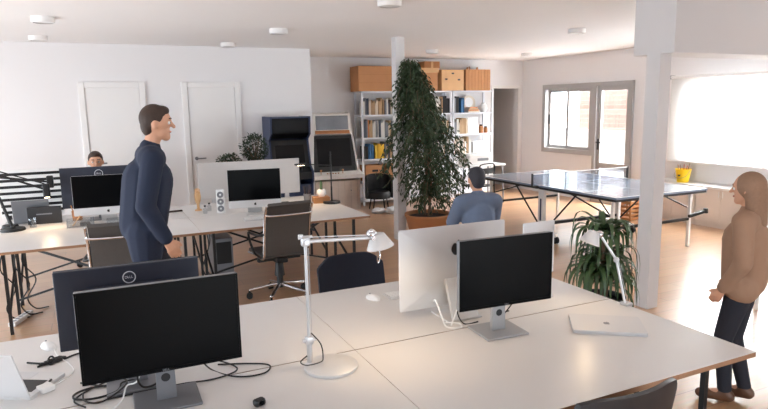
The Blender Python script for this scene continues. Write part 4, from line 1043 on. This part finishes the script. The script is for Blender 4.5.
tag(MB().box((6.95, SY0 + 0.13, 1.27 + 0.16), (0.24, 0.03, 0.32), Matrix.Rotation(R(-6), 3, 'X'), 0.003).build('white_board', WHITEP), 'blank white board leaning on the second shelf of the right bookcase', 'board')
for k, (x, r_, h_, l) in enumerate(((7.15, 0.045, 0.17, 'taller brown jar next to the blank white board'), (7.26, 0.04, 0.13, 'shorter brown jar near the right bookcase upright'))):
    t = thing('jar', l, 'jar', (x, SY0 + 0.12, 1.27), 0, 'brown jars on the second shelf')
    MB().lathe([(0, 0), (r_, 0), (r_, h_ * 0.75), (r_ * 0.7, h_ * 0.85), (0, h_ * 0.85)]).build('body', WOODD, t, True); MB().cyl((0, 0, h_ * 0.85), (0, 0, h_), r_ * 0.75).build('lid', BLACK, t)
t = thing('storage_box', 'white cardboard box on the third shelf of the right bookcase', 'box', (7.08, SY0 + 0.15, 0.87), 0, 'boxes')
MB().box((0, 0, 0.10), (0.36, 0.26, 0.20), bev=0.003).build('body', WHITEP, t); MB().box((0, 0, 0.215), (0.37, 0.27, 0.03), bev=0.003).build('lid', WHITEP, t)
for x, l in ((4.70, 'brown wooden crate on the fourth shelf beside the black round-backed chair'), (5.15, 'brown wooden crate on the fourth shelf behind the slim column')):
    t = thing('wooden_crate', l, 'crate', (x, SY0 + 0.15, 0.45), 0, 'crates')
    MB().box((0, 0.13, 0.15), (0.38, 0.015, 0.30)).box((0, -0.13, 0.15), (0.38, 0.015, 0.30)).box((-0.185, 0, 0.15), (0.015, 0.245, 0.30)).box((0.185, 0, 0.15), (0.015, 0.245, 0.30)).box((0, 0, 0.01), (0.36, 0.24, 0.02)).build('body', WOODB, t)
    MB().box((0, -0.139, 0.20), (0.12, 0.004, 0.04)).build('handle_slot', BLACK, t)
# boxes on top of the bookcases
t = thing('wooden_box', 'large orange plywood box on top of the left bookcase with two grey labels', 'box', (4.78, 10.46, 2.12), 0, 'boxes on top of the bookcases')
MB().box((0, 0, 0.225), (0.80, 0.40, 0.45), bev=0.004).build('body', WOODB, t)
MB().box((0, -0.201, 0.30), (0.79, 0.004, 0.006)).box((0, -0.201, 0.15), (0.79, 0.004, 0.006)).build('board_joint', WOODD, t)
for z in (0.07, 0.22): MB().box((0.32, -0.203, z), (0.11, 0.004, 0.075)).build('paper_label', GREYMET, t)
t = thing('cardboard_box', 'wide flat-lidded cardboard box on the middle bookcase behind the fig top', 'box', (5.74, 10.47, 2.12), 0, 'boxes on top of the bookcases')
MB().box((0, 0, 0.17), (0.62, 0.36, 0.34), bev=0.003).build('body', WOODB, t); MB().box((0, 0, 0.385), (0.66, 0.39, 0.09), bev=0.004).build('lid', WOODL, t)
t = thing('cardboard_box', 'small brown cardboard box stacked uppermost, on the flat-lidded box', 'box', (5.98, 10.52, 2.55), 0, 'boxes on top of the bookcases')
MB().box((0, 0, 0.065), (0.34, 0.28, 0.13), bev=0.003).build('body', WOODD, t); MB().box((0, -0.141, 0.065), (0.05, 0.002, 0.12)).build('tape', WOODL, t)
t = thing('wooden_box', 'pale plywood box with three hand holes on top of the bookcases', 'box', (6.38, 10.45, 2.12), 0, 'boxes on top of the bookcases')
MB().box((0, 0, 0.20), (0.50, 0.36, 0.40), bev=0.003).build('body', WOODL, t)
for x, z in ((-0.15, 0.22), (0.0, 0.33), (0.14, 0.21)): MB().box((x, -0.181, z), (0.055, 0.004, 0.03), bev=0.001).build('hand_hole', BLACK, t)
t = thing('slatted_crate', 'orange slatted crate full of oddments at the right end of the bookcase tops', 'crate', (6.96, 10.45, 2.12), 0, 'boxes on top of the bookcases')
mb = MB().box((0, 0, 0.01), (0.56, 0.38, 0.02))
for k in range(8):
    x = -0.255 + k * 0.073; mb.box((x, -0.185, 0.21), (0.066, 0.014, 0.40)).box((x, 0.185, 0.21), (0.066, 0.014, 0.40))
for sx in (-1, 1): mb.box((sx * 0.274, 0, 0.21), (0.012, 0.356, 0.40))
mb.build('slats', WOODB, t)
for k, (x, h_, a) in enumerate(((-0.16, 0.46, 0.1), (-0.05, 0.48, -0.08), (0.08, 0.45, 0.15), (0.18, 0.47, -0.12))):
    tag(MB().bar((6.96 + x, 10.45, 2.14), (6.96 + x + a * 0.3, 10.45 + 0.02 * k, 2.12 + h_), 0.035, 0.02, 0.004).build('wooden_stick', WOODD), 'wooden stick poking out of the orange slatted crate, %s' % ('leftmost', 'second from the left', 'third from the left', 'rightmost')[k], 'stick', 'sticks in the slatted crate')

# printer table and its things
t = thing('white_table', 'small white table with a printer in front of the right bookcase', 'table', (6.45, 9.55, 0), 0)
MB().box((0, 0, 0.725), (0.95, 0.55, 0.03), bev=0.004).build('tabletop', WHITEP, t)
for sx in (-1, 1):
    for sy in (-1, 1): MB().cyl((sx * 0.43, sy * 0.23, 0.71), (sx * 0.45, sy * 0.25, 0), 0.016).build('leg', GREYMET, t)
t = thing('printer', 'white desktop printer on the small table by the bookcase', 'printer', (6.40, 9.52, 0.74), 0)
MB().box((0, 0, 0.09), (0.50, 0.38, 0.18), bev=0.02).build('body', WHITEP, t); MB().box((0.05, -0.192, 0.10), (0.24, 0.006, 0.05)).build('paper_slot', GREYMET, t); MB().box((0, 0.05, 0.19), (0.44, 0.26, 0.02), bev=0.006).build('lid', WHITEP, t)

# plastic bags on the floor by the round-backed chair
def plastic_bag(label, loc, r_, seed):
    q = random.Random(seed); mb = MB()
    bmesh.ops.create_icosphere(mb.bm, subdivisions=3, radius=r_)
    for v in mb.bm.verts:
        k = 1 + q.uniform(-0.16, 0.16); v.co = Vector((v.co.x * k * 1.3, v.co.y * k, max(-0.42 * r_, v.co.z * 0.55 * k)))
    for v in mb.bm.verts: v.co += Vector((loc[0], loc[1], 0.42 * r_ + 0.001))
    tag(mb.build('plastic_bag', WHITEBAG), label, 'bag', 'crumpled plastic bags')
plastic_bag('crumpled white plastic bag on the floor under the round-backed chair, wider one', (4.62, 9.33, 0), 0.13, 1)
plastic_bag('crumpled white plastic bag on the floor, smaller one near the boarded base', (4.36, 9.46, 0), 0.10, 2)

# ------------------------------------------------------------------ table tennis table
t = thing('table_tennis_table', 'blue-grey folding table tennis table with white edge lines', 'table', (6.10, 6.42, 0), 0)
TW, TL = 1.54, 2.74
for sg, nm in ((-1, 'near'), (1, 'far')):
    yc = sg * (TL / 4 + 0.004)
    tt = MB().box((0, yc, 0.748), (TW, TL / 2 - 0.008, 0.024), bev=0.002).build('tabletop', PPT, t)
    mb = MB(); zz = 0.7606
    for sx in (-1, 1): mb.box((sx * (TW / 2 - 0.011), yc, zz), (0.02, TL / 2 - 0.014, 0.0012))
    mb.box((0, sg * (TL / 2 - 0.012), zz), (TW - 0.01, 0.02, 0.0012)).box((0, yc, zz), (0.004, TL / 2 - 0.03, 0.0012)); mb.build('edge_line', WHITEP, tt)
    mb = MB()
    for sx in (-1, 1): mb.box((sx * (TW / 2 - 0.012), yc, 0.722), (0.022, TL / 2 - 0.03, 0.028))
    mb.box((0, sg * (TL / 2 - 0.02), 0.722), (TW - 0.05, 0.022, 0.028)).box((0, sg * 0.03, 0.722), (TW - 0.05, 0.022, 0.028)); mb.build('apron', STEEL, t)
    for sx in (-1, 1):
        MB().box((sx * 0.66, sg * 1.22, 0.354), (0.035, 0.035, 0.708)).build('leg', PAINT, t)
        MB().bar((sx * 0.66, sg * 0.10, 0.20), (sx * 0.66, sg * 0.62, 0.70), 0.016).build('strut', STEEL, t)
        MB().bar((sx * 0.66, sg * 1.20, 0.50), (sx * 0.66, sg * 0.50, 0.70), 0.016).build('strut', STEEL, t)
    MB().box((0, sg * 1.22, 0.36), (1.30, 0.03, 0.03)).build('leg_rail', STEEL, t)
for sx in (-1, 1):
    up_ = MB().box((sx * 0.69, 0, 0.40), (0.05, 0.11, 0.60), bev=0.006).build('upright', PAINT, t)
    MB().box((sx * 0.716, 0, 0.42), (0.003, 0.03, 0.30)).build('stripe_label', BLUEP, up_)
    MB().box((sx * 0.69, 0, 0.11), (0.06, 0.62, 0.05), bev=0.01).build('foot_bar', PAINT, t)
    for sy in (-1, 1): MB().cyl((sx * 0.69 - 0.018, sy * 0.29, 0.05), (sx * 0.69 + 0.018, sy * 0.29, 0.05), 0.05, n=20).build('caster', RUBBER, t, True)
MB().box((0, 0, 0.22), (1.34, 0.05, 0.04)).build('cross_bar', STEEL, t)
MB().bar((0.62, -1.25, 0.40), (0.92, -1.27, 0.45), 0.035).cyl((0.90, -1.27, 0.42), (0.90, -1.27, 0.48), 0.03).build('side_handle', STEEL, t)
nt = MB().box((0, 0, 0.837), (1.72, 0.004, 0.145)).build('net', NETM, t)
MB().box((0, 0, 0.911), (1.72, 0.007, 0.012)).build('net_tape', WHITEP, nt)
for sx in (-1, 1): MB().box((sx * 0.868, 0, 0.835), (0.016, 0.03, 0.17), bev=0.003).box((sx * 0.815, 0, 0.742), (0.11, 0.03, 0.02), bev=0.003).build('net_post', BLACK, nt)

# woven crate, low cabinets, bucket, blinds
t = thing('woven_crate', 'orange lattice crate on the floor behind the table tennis table', 'crate', (7.58, 6.92, 0), R(10))
mb = MB()
for k in range(6):
    for sx in (-1, 1): mb.box((sx * 0.17, 0, 0.03 + k * 0.065), (0.012, 0.28, 0.035)); mb.box((0, sx * 0.14, 0.03 + k * 0.065), (0.34, 0.012, 0.035))
for sx in (-1, 1):
    for sy in (-1, 1): mb.box((sx * 0.16, sy * 0.13, 0.19), (0.025, 0.025, 0.38))
mb.box((0, 0, 0.012), (0.33, 0.27, 0.012)); mb.build('lattice_sides', WOODB, t)
CABM = mat('cabinet_front_paint', rgb(226, 214, 204), 0.5)
labs = ('low white cabinet under the yellow bucket, beside the pillar', 'low white cabinet second from the yellow bucket', 'low white cabinet third from the yellow bucket, behind the walking woman', 'low white cabinet farthest from the yellow bucket')
for k in range(4):
    yc = 6.52 - 0.81 * k
    t = thing('low_cabinet', labs[k], 'cabinet', (8.22, yc, 0), 0, 'low cabinets under the blinds')
    MB().box((0.01, 0, 0.04), (0.28, 0.80, 0.08)).build('plinth', CABM, t)
    MB().box((0.01, 0, 0.325), (0.30, 0.805, 0.49)).build('body', CABM, t)
    for sy in (-1, 1):
        d = MB().box((-0.149, sy * 0.2015, 0.325), (0.018, 0.398, 0.482), bev=0.002).build('door', CABM, t)
        MB().box((-0.163, sy * 0.03, 0.50), (0.012, 0.012, 0.09), bev=0.003).build('handle', PAINT, d)
tag(MB().box((8.22, 5.305, 0.585), (0.35, 3.26, 0.03), bev=0.003).build('cabinet_top', PAINT), 'long white top board running over the low cabinets', 'worktop')
t = thing('bucket', 'yellow bucket holding pens on the cabinet top below the blind', 'bucket', (8.20, 6.46, 0.60), 0)
MB().lathe([(0, 0), (0.082, 0), (0.115, 0.20), (0.122, 0.205), (0.112, 0.205), (0.080, 0.006), (0, 0.006)], n=32).build('body', YEL, t, True)
MB().tube(smoothpath([(0, -0.118, 0.19), (-0.09, -0.11, 0.10), (-0.13, -0.02, 0.07), (-0.09, 0.09, 0.10), (0, 0.118, 0.19)], 5), 0.003, 6).build('handle', GREYMET, t, True)
MB().cyl((-0.098, -0.012, 0.115), (-0.104, -0.012, 0.118), 0.022, n=16).build('round_mark', BLACK, t)
PENC = [mat('pen_red', rgb(170, 60, 50), 0.5), mat('pen_dark', rgb(60, 50, 60), 0.5), mat('pen_brown', rgb(150, 100, 60), 0.5)]
for k in range(5):
    a = k * 1.3
    t = thing('pen', ('red', 'dark', 'brown', 'red', 'dark')[k] + ' pen sticking out of the yellow bucket', 'pen', (8.20, 6.46, 0.608), 0, 'pens in the yellow bucket')
    MB().cyl((0.03 * math.cos(a), 0.03 * math.sin(a), 0), (0.085 * math.cos(a), 0.085 * math.sin(a), 0.245 + 0.01 * k), 0.006, n=8).build('barrel', PENC[k % 3], t)
for (y0, y1, l) in ((5.30, 6.86, 'white translucent roller blind beside the pillar, above the yellow bucket'), (2.7, 5.27, 'white translucent roller blind running out of the right picture edge')):
    t = thing('roller_blind', l, 'blind', (8.31, (y0 + y1) / 2, 2.215), 0, 'roller blinds on the right wall')
    MB().box((0, 0, -0.655), (0.002, y1 - y0, 1.31)).build('cloth', BLIND, t)
    MB().cyl((0.0, -(y1 - y0) / 2, 0), (0.0, (y1 - y0) / 2, 0), 0.022, n=16).build('roller_tube', PAINT, t, True)
    MB().box((0, 0, -1.315), (0.014, y1 - y0, 0.025), bev=0.004).build('hem_bar', WHITEP, t)
    for sy in (-1, 1): MB().box((0.035, sy * ((y1 - y0) / 2 + 0.006), 0.0), (0.105, 0.010, 0.06)).build('bracket', GREYMET, t)

# ------------------------------------------------------------------ things on the front block
Z = DT
def small(name, label, cat, group=None, loc=(0, 0, 0), rz=0): return thing(name, label, cat, loc, rz, group)
def mouse(label, loc, rz):
    t = small('computer_mouse', label, 'mouse', 'white computer mice', loc, rz)
    mb = MB(); bm = mb.bm
    bmesh.ops.create_uvsphere(bm, u_segments=20, v_segments=12, radius=1.0)
    for v in bm.verts: v.co = Vector((v.co.x * 0.030, v.co.y * 0.056, max(0, v.co.z) * 0.026 + 0.002 * (v.co.z >= 0)))
    mb.build('body', WHITEP, t, True)
    MB().sph((0, 0.028, 0.0245), 0.005, 8).build('wheel', GREYMET, t, True)
mouse('white mouse on the desk left of the round-logo monitor', (-0.285, 3.17, Z), R(25))
mouse('white mouse on the desk behind the tall silver lamp, near the large silver computer', (1.385, 3.10, Z), R(20))
KEYW = mat('white_keycaps', rgb(240, 240, 240), 0.5)
def keyboard(label, loc, rz):
    t = small('keyboard', label, 'keyboard', 'white slim keyboards', loc, rz)
    MB().prism([(-0.06, 0), (0.06, 0), (0.06, 0.014), (-0.06, 0.006)], -0.215, 0.215, 'yz').build('tray', ALUL, t)
    mb = MB()
    for r_ in range(5):
        for c in range(18): mb.box((-0.195 + c * 0.023, -0.042 + r_ * 0.021, 0.0115 + 0.0013 * r_), (0.018, 0.016, 0.005))
    mb.build('key_pattern', KEYW, t)
keyboard('white slim keyboard half hidden behind the large silver computer', (1.68, 3.08, Z), R(178))
keyboard('white keyboard below the silver computer at the middle desk, behind the swivel chair', (1.49, 5.98, Z), R(-4))
# closed laptop
t = small('laptop', 'closed silver laptop on the right end of the front desk', 'laptop', None, (2.235, 2.145, Z), R(-37))
MB().prism(rrect(0.345, 0.24, 0.012), 0.0, 0.009, 'xy').build('base', ALU, t)
ld = MB().prism(rrect(0.345, 0.24, 0.012), 0.0105, 0.0165, 'xy').build('lid', IMACB, t)
MB().prism(apple_poly(0.042), 0.0165, 0.0169, 'xy').prism(leaf_poly(0.042), 0.0165, 0.0169, 'xy').build('logo', GREYMET, ld)
# open laptop at the left edge: lid leaning towards the camera, keyboard beyond
t = small('laptop', 'open silver laptop at the bottom left corner, lid back towards the camera', 'laptop', None, (-0.395, 2.77, Z), R(-30 + 180))
MB().prism(rrect(0.325, 0.225, 0.012), 0.0, 0.014, 'xy').build('base', ALUL, t)
mb = MB().box((0, 0.02, 0.0145), (0.27, 0.105, 0.001)); mb.build('key_pattern', BLACK, t)
MB().box((0, -0.068, 0.0145), (0.10, 0.065, 0.0008)).build('trackpad', ALU, t)
Lr = Matrix.Rotation(R(-20), 3, 'X')
lid = MB().box((0, 0.113, 0.014) + Vector((0, 0, 0)) if False else Vector((0, 0.118, 0.016)) + Lr @ Vector((0, 0.0, 0.108)), (0.325, 0.006, 0.215), Lr, 0.002).build('lid', IMACB, t)
MB().box(Vector((0, 0.118, 0.016)) + Lr @ Vector((0, -0.0035, 0.108)), (0.31, 0.001, 0.20), Lr).build('screen', SCREEN, lid)
# charger and leads
t = small('power_adapter', 'white laptop charger brick lying beside the open laptop', 'charger', None, (-0.265, 2.66, Z), R(30))
MB().box((0, 0, 0.012), (0.055, 0.055, 0.024), bev=0.007).build('brick', WHITEP, t)
MB().tube(smoothpath([(0.03, 0.03, 0.02), (0.05, 0.06, 0.012), (0.02, 0.09, 0.005), (-0.05, 0.09, 0.005), (-0.09, 0.06, 0.004)], 6), 0.004, 6).build('plug_lead', BLACK, t, True)
def cable(label, pts, r_, m, grp='loose cables on the front block'):
    tag(MB().tube(smoothpath(pts, 7), r_, 7).build('cable', m, None, True), label, 'cable', grp)
c0 = Z + 0.005
loop = [(0.02 + 0.085 * math.cos(a * 0.6), 2.50 + 0.055 * math.sin(a * 0.6), c0 + 0.0025 * (a / 10)) for a in range(0, 22)]
cable('coiled black cable left of the nearest monitor stand', [(-0.14, 2.66, c0)] + [(x - 0.10, y + 0.03, z) for x, y, z in loop] + [(0.02, 2.55, c0 + 0.016), (0.10, 2.56, c0 + 0.014)], 0.0034, BLACK)
cable('black cable snaking behind the nearest monitor to the right', [(-0.05, 2.45, c0), (0.06, 2.456, c0), (0.17, 2.456, c0), (0.25, 2.455, c0), (0.36, 2.44, c0), (0.46, 2.48, c0), (0.45, 2.56, c0), (0.34, 2.66, c0 + 0.02), (0.25, 2.70, c0 + 0.05)], 0.0034, BLACK)
cable('long black cable curling on the seam right of the nearest monitor stand', [(0.30, 2.62, Z + 0.10), (0.36, 2.56, c0), (0.45, 2.42, c0), (0.56, 2.40, c0), (0.60, 2.47, c0), (0.52, 2.53, c0), (0.40, 2.58, c0)], 0.0034, BLACK)
cable('black cable in a wide loop between the open laptop and the nearest monitor stand', [(-0.12, 2.42, c0), (-0.16, 2.50, c0), (-0.10, 2.58, c0), (0.0, 2.60, c0 + 0.016), (0.03, 2.52, c0 + 0.018), (-0.06, 2.44, c0), (-0.12, 2.46, c0 + 0.006), (-0.13, 2.54, c0 + 0.004)], 0.0034, BLACK)
cable('black cable hanging behind the neck of the nearest monitor', [(0.10, 2.40, Z + 0.17), (0.07, 2.43, Z + 0.08), (0.09, 2.46, c0 + 0.017), (0.14, 2.47, c0 + 0.018), (0.17, 2.44, Z + 0.07), (0.165, 2.40, Z + 0.16)], 0.004, BLACK)
cable('white cable hanging below the nearest monitor screen', [(0.10, 2.44, Z + 0.16), (0.07, 2.47, Z + 0.05), (0.03, 2.50, c0 + 0.018), (0.01, 2.42, c0 + 0.004), (-0.02, 2.36, c0)], 0.0032, WHITEP)
cable('thin white mouse lead curving across the left desk', [(-0.26, 3.13, c0), (-0.24, 3.02, c0), (-0.19, 2.90, c0), (-0.17, 2.80, c0), (-0.21, 2.72, c0), (-0.24, 2.69, c0)], 0.0025, WHITEP)
cable('black cable lying under the round-logo monitor, ending in a plug', [(-0.36, 3.00, c0), (-0.30, 2.96, c0), (-0.24, 2.95, c0), (-0.17, 3.00, c0), (-0.10, 3.02, c0), (-0.02, 2.98, c0)], 0.004, BLACK)
mb = MB()
for k in range(5): mb.tube(smoothpath([(-0.315 + 0.006 * k, 2.925 + 0.008 * k, c0 + 0.004 * (k % 3)), (-0.26, 2.945 + 0.006 * k, c0 + 0.004 * ((k + 1) % 3)), (-0.205 - 0.006 * k, 2.985 + 0.004 * k, c0 + 0.004)], 4), 0.004, 6)
mb.tube([(-0.262 + 0.012 * math.cos(a), 2.952 + 0.02 * math.sin(a), c0 + 0.009 + 0.012 * math.sin(a * 1.0)) for a in [i * 0.6283 for i in range(10)]], 0.0045, 6, True)
tag(mb.build('cable_bundle', BLACK, None, True), 'tied bundle of black cable in front of the left mouse', 'cable', None)
cable('white lead of the large silver computer looping beside its foot', [(1.50, 2.60, Z + 0.115), (1.49, 2.56, Z + 0.13), (1.50, 2.52, Z + 0.06), (1.52, 2.50, c0), (1.58, 2.46, c0), (1.60, 2.52, c0), (1.54, 2.56, c0)], 0.0045, WHITEP)
cable('white lead rising along the left edge of the black screen', [(1.545, 2.50, c0 + 0.005), (1.56, 2.47, Z + 0.10), (1.565, 2.44, Z + 0.22), (1.58, 2.42, Z + 0.28)], 0.0036, WHITEP)
cable('black lead running behind the black screen stand', [(1.66, 2.545, Z + 0.11), (1.60, 2.53, Z + 0.07), (1.62, 2.50, c0), (1.70, 2.49, c0)], 0.0034, BLACK)
cable('black lead right of the black screen stand', [(1.90, 2.41, Z + 0.17), (1.90, 2.46, Z + 0.09), (1.86, 2.50, c0 + 0.002), (1.88, 2.54, c0), (1.94, 2.55, c0)], 0.0034, BLACK)
t = small('webcam', 'small black dongle lying at the bottom edge of the front desk', 'webcam', None, (0.475, 2.14, Z), R(20))
MB().box((0, 0, 0.014), (0.045, 0.032, 0.028), bev=0.009).build('body', BLACK, t); MB().cyl((0, -0.014, 0.016), (0, -0.02, 0.016), 0.009).build('lens', SCREEN, t)

# ------------------------------------------------------------------ things on the middle block
t = small('laptop', 'open grey laptop seen from behind, under the striped divider panel', 'laptop', None, (-0.635, 7.09, Z), R(176))
MB().prism(rrect(0.33, 0.22, 0.012), 0.0, 0.014, 'xy').build('base', GREYMET, t)
Lr = Matrix.Rotation(R(-12), 3, 'X')
ld = MB().box(Vector((0, 0.116, 0.014)) + Lr @ Vector((0, 0, 0.115)), (0.33, 0.006, 0.23), Lr, 0.002).build('lid', GREYMET, t)
MB().prism([(-x, z) for x, z in apple_poly(0.045)], 0.0025, 0.004, 'xz', (0, 0.135, 0.125)).build('logo', BLACK, ld)
t = small('box', 'flat dark grey box standing upright beside the grey laptop', 'box', None, (-0.525, 6.88, Z), R(-4))
MB().box((0, 0, 0.085), (0.30, 0.05, 0.17), bev=0.003).build('body', SLATE if False else BLACKF, t); MB().box((0, -0.0255, 0.10), (0.14, 0.001, 0.012)).build('pale_strip', GREYMET, t)
t = small('pencil_pot', 'brown pot of pencils at the left edge of the large monitor', 'pot', None, (-0.235, 6.90, Z), 0)
MB().lathe([(0, 0), (0.045, 0), (0.05, 0.10), (0.046, 0.10), (0.042, 0.006), (0, 0.006)], n=20).build('body', TERRA, t, True)
for k in range(4):
    a = k * 1.6
    tag(MB().cyl((-0.235 + 0.015 * math.cos(a), 6.90 + 0.015 * math.sin(a), Z + 0.008), (-0.235 + 0.05 * math.cos(a), 6.90 + 0.05 * math.sin(a), Z + 0.16), 0.005, n=8).build('pencil', WOODB), 'brown pencil standing in the brown pot by the large monitor', 'pencil', 'pencils in the brown pot')
t = small('acrylic_tray', 'clear acrylic tray with small tools in front of the silver computer', 'tray', None, (-0.20, 6.52, Z), 0)
mb = MB().box((0, 0, 0.003), (0.24, 0.13, 0.006))
for s in (-1, 1): mb.box((0, s * 0.063, 0.04), (0.24, 0.004, 0.07)).box((s * 0.118, 0, 0.04), (0.004, 0.122, 0.07))
mb.build('walls', CLEAR, t)
tag(MB().box((-0.16, 6.52, Z + 0.022), (0.09, 0.06, 0.03), bev=0.006).build('battery_pack', BLACK), 'small black block lying in the clear tray', 'block')
tag(MB().cyl((-0.27, 6.50, Z + 0.012), (-0.20, 6.545, Z + 0.10), 0.006, n=8).build('pen', WOODL), 'light wooden pen leaning in the clear tray', 'pen')
t = small('drinking_glass', 'small clear drinking glass on the desk by the black lamp base', 'glass', None, (-0.62, 6.70, Z), 0)
MB().lathe([(0, 0), (0.03, 0), (0.035, 0.09), (0.032, 0.09), (0.028, 0.006), (0, 0.006)], n=20).build('body', CLEAR, t, True)
t = small('acrylic_stand', 'clear acrylic stand with cables in front of the silver computer chin', 'stand', None, (0.16, 6.28, Z), 0)
MB().box((0, 0.05, 0.045), (0.26, 0.004, 0.09)).box((0, 0.0, 0.003), (0.26, 0.10, 0.006)).box((0, -0.04, 0.06), (0.26, 0.07, 0.004), Matrix.Rotation(R(25), 3, 'X')).build('sheet', CLEAR, t)
t = small('loudspeaker', 'narrow white loudspeaker with three round drivers left of the silver computer', 'speaker', None, (1.165, 6.60, Z), R(-12))
MB().box((0, 0, 0.125), (0.085, 0.09, 0.25), bev=0.008).build('cabinet', WHITEP, t)
for z in (0.05, 0.125, 0.20):
    d = MB().lathe([(0.028, 0), (0.034, 0.0), (0.034, 0.004), (0.029, 0.004), (0.022, -0.004) if False else (0.022, 0.001), (0, 0.0025)], (0, -0.045, z), 24, Matrix.Rotation(R(90), 3, 'X')).build('driver', GREYMET, t, True)
    MB().sph((0, -0.047, z), 0.011, 10, (1, 0.5, 1)).build('dust_cap', WHITEP, d, True)
t = small('wooden_mannequin_hand', 'turned wooden figure standing on the desk left of the loudspeaker', 'figurine', None, (0.965, 6.86, Z), 0)
MB().lathe([(0, 0), (0.038, 0), (0.038, 0.012), (0.016, 0.02), (0.015, 0.07), (0.03, 0.11), (0.036, 0.16), (0.03, 0.205), (0.0, 0.215)], n=24).build('turned_body', WOODL, t, True)
mb = MB()
for k in range(4): mb.cyl((-0.018 + 0.012 * k, 0, 0.195), (-0.023 + 0.0155 * k, 0, 0.255 - 0.010 * abs(k - 1.5)), 0.0065, 0.006, 8)
mb.build('fingers', WOODL, t, True)
for (x, y, l) in ((1.00, 6.62, 'tiny glass bottle with dark cap nearest the loudspeaker foot'), (1.07, 6.78, 'tiny glass bottle with dark cap behind the loudspeaker')):
    t = small('bottle', l, 'bottle', 'tiny bottles by the loudspeaker', (x, y, Z), 0)
    MB().lathe([(0, 0), (0.022, 0), (0.024, 0.05), (0.010, 0.065), (0.010, 0.075), (0, 0.075)], n=16).build('body', CLEAR, t, True); MB().cyl((0, 0, 0.075), (0, 0, 0.09), 0.012).build('cap', BLACK, t)
t = small('pencil_cup', 'clear cup of dark pens at the right end of the divider panel', 'cup', None, (2.19, 6.74, Z), 0)
MB().lathe([(0, 0), (0.040, 0), (0.045, 0.11), (0.041, 0.11), (0.037, 0.006), (0, 0.006)], n=22).build('body', GREYMET, t, True)
for k in range(5):
    a = k * 1.25
    tag(MB().cyl((2.19 + 0.012 * math.cos(a), 6.74 + 0.012 * math.sin(a), Z + 0.008), (2.19 + 0.045 * math.cos(a), 6.74 + 0.045 * math.sin(a), Z + 0.18 + 0.008 * k), 0.006, n=8).build('pen', BLACK if k % 2 else PENC[1]), 'dark pen standing in the clear cup by the divider panel', 'pen', 'pens in the clear cup')
t = small('potted_cactus', 'small cactus in a round white pot on the wooden box', 'plant', None, (2.35, 6.70, Z + 0.07), 0)
MB().lathe([(0, 0), (0.035, 0), (0.055, 0.03), (0.052, 0.07), (0.038, 0.085), (0.034, 0.08), (0, 0.075)], n=24).build('pot', WHITEP, t, True)
MB().lathe([(0, 0.07), (0.016, 0.08), (0.018, 0.15), (0.010, 0.185), (0, 0.19)], n=10).build('stem', LEAF2, t, True)
t = small('wooden_box', 'small orange wooden box under the white cactus pot', 'box', None, (2.335, 6.68, Z), R(-8))
MB().box((0, 0, 0.029), (0.19, 0.13, 0.058), bev=0.003).build('body', WOODB, t); MB().box((0, 0, 0.064), (0.192, 0.132, 0.012), bev=0.002).build('lid', WOODB, t)
t = small('notebook', 'black notebook lying behind the silver computer on the middle desk', 'notebook', None, (1.90, 6.80, Z), R(6))
MB().box((0, 0, 0.009), (0.20, 0.15, 0.018), bev=0.002).build('cover', BLACK, t)
tag(MB().box((1.95, 6.55, Z + 0.012), (0.15, 0.06, 0.024), rotz(R(10)).to_3x3(), 0.006).build('hard_drive', GREYMET), 'small grey drive lying right of the silver computer', 'drive')
tag(MB().box((0.72, 6.90, Z + 0.009), (0.16, 0.03, 0.018), rotz(R(5)).to_3x3(), 0.004).build('pencil_case', SOIL), 'long thin dark brown case behind the walking man', 'case')
# under the middle block
t = small('computer_tower', 'grey computer tower on the floor under the middle desk', 'computer', None, (1.16, 6.78, 0), 0)
MB().box((0, 0, 0.235), (0.20, 0.44, 0.45), bev=0.006).build('case', GREYMET, t); MB().box((0, -0.222, 0.30), (0.16, 0.005, 0.24)).build('front_grille', BLACK, t)
for s in (-1, 1): MB().box((0, s * 0.17, 0.005), (0.16, 0.03, 0.01)).build('foot', RUBBER, t)
t = small('power_strip', 'white power strip on the floor under the left middle desk', 'power strip', None, (-0.74, 6.12, 0), R(70))
MB().box((0, 0, 0.02), (0.34, 0.06, 0.04), bev=0.006).build('body', WHITEP, t)
for k in range(5): MB().cyl((-0.12 + 0.06 * k, 0, 0.04), (-0.12 + 0.06 * k, 0, 0.0408), 0.02, n=16).build('socket', GREYMET, t)
for k, (x, y, l) in enumerate(((-0.80, 6.05, 'dark cable hanging under the left middle desk, outermost'), (-0.70, 6.14, 'dark cable hanging under the left middle desk beside the leg'), (-0.66, 6.30, 'dark cable hanging under the left middle desk, behind the leg'))):
    cable(l, [(x, y, 0.70), (x - 0.04, y - 0.02, 0.5), (x + 0.05, y + 0.02, 0.32), (x - 0.03, y, 0.15), (x + 0.02, y + 0.05, 0.03), (x + 0.12, y + 0.12, 0.008)], 0.006, BLACK, 'cables hanging under the middle block')
for k, (x, y, l) in enumerate(((0.93, 6.40, 'dark cable hanging beside the computer tower, nearer one'), (0.98, 6.62, 'dark cable hanging beside the computer tower, behind'))):
    cable(l, [(x, y, 0.70), (x + 0.05, y, 0.45), (x - 0.02, y + 0.02, 0.2), (x + 0.03, y + 0.02, 0.02), (x - 0.1, y + 0.12, 0.008)], 0.006, BLACK, 'cables hanging under the middle block')
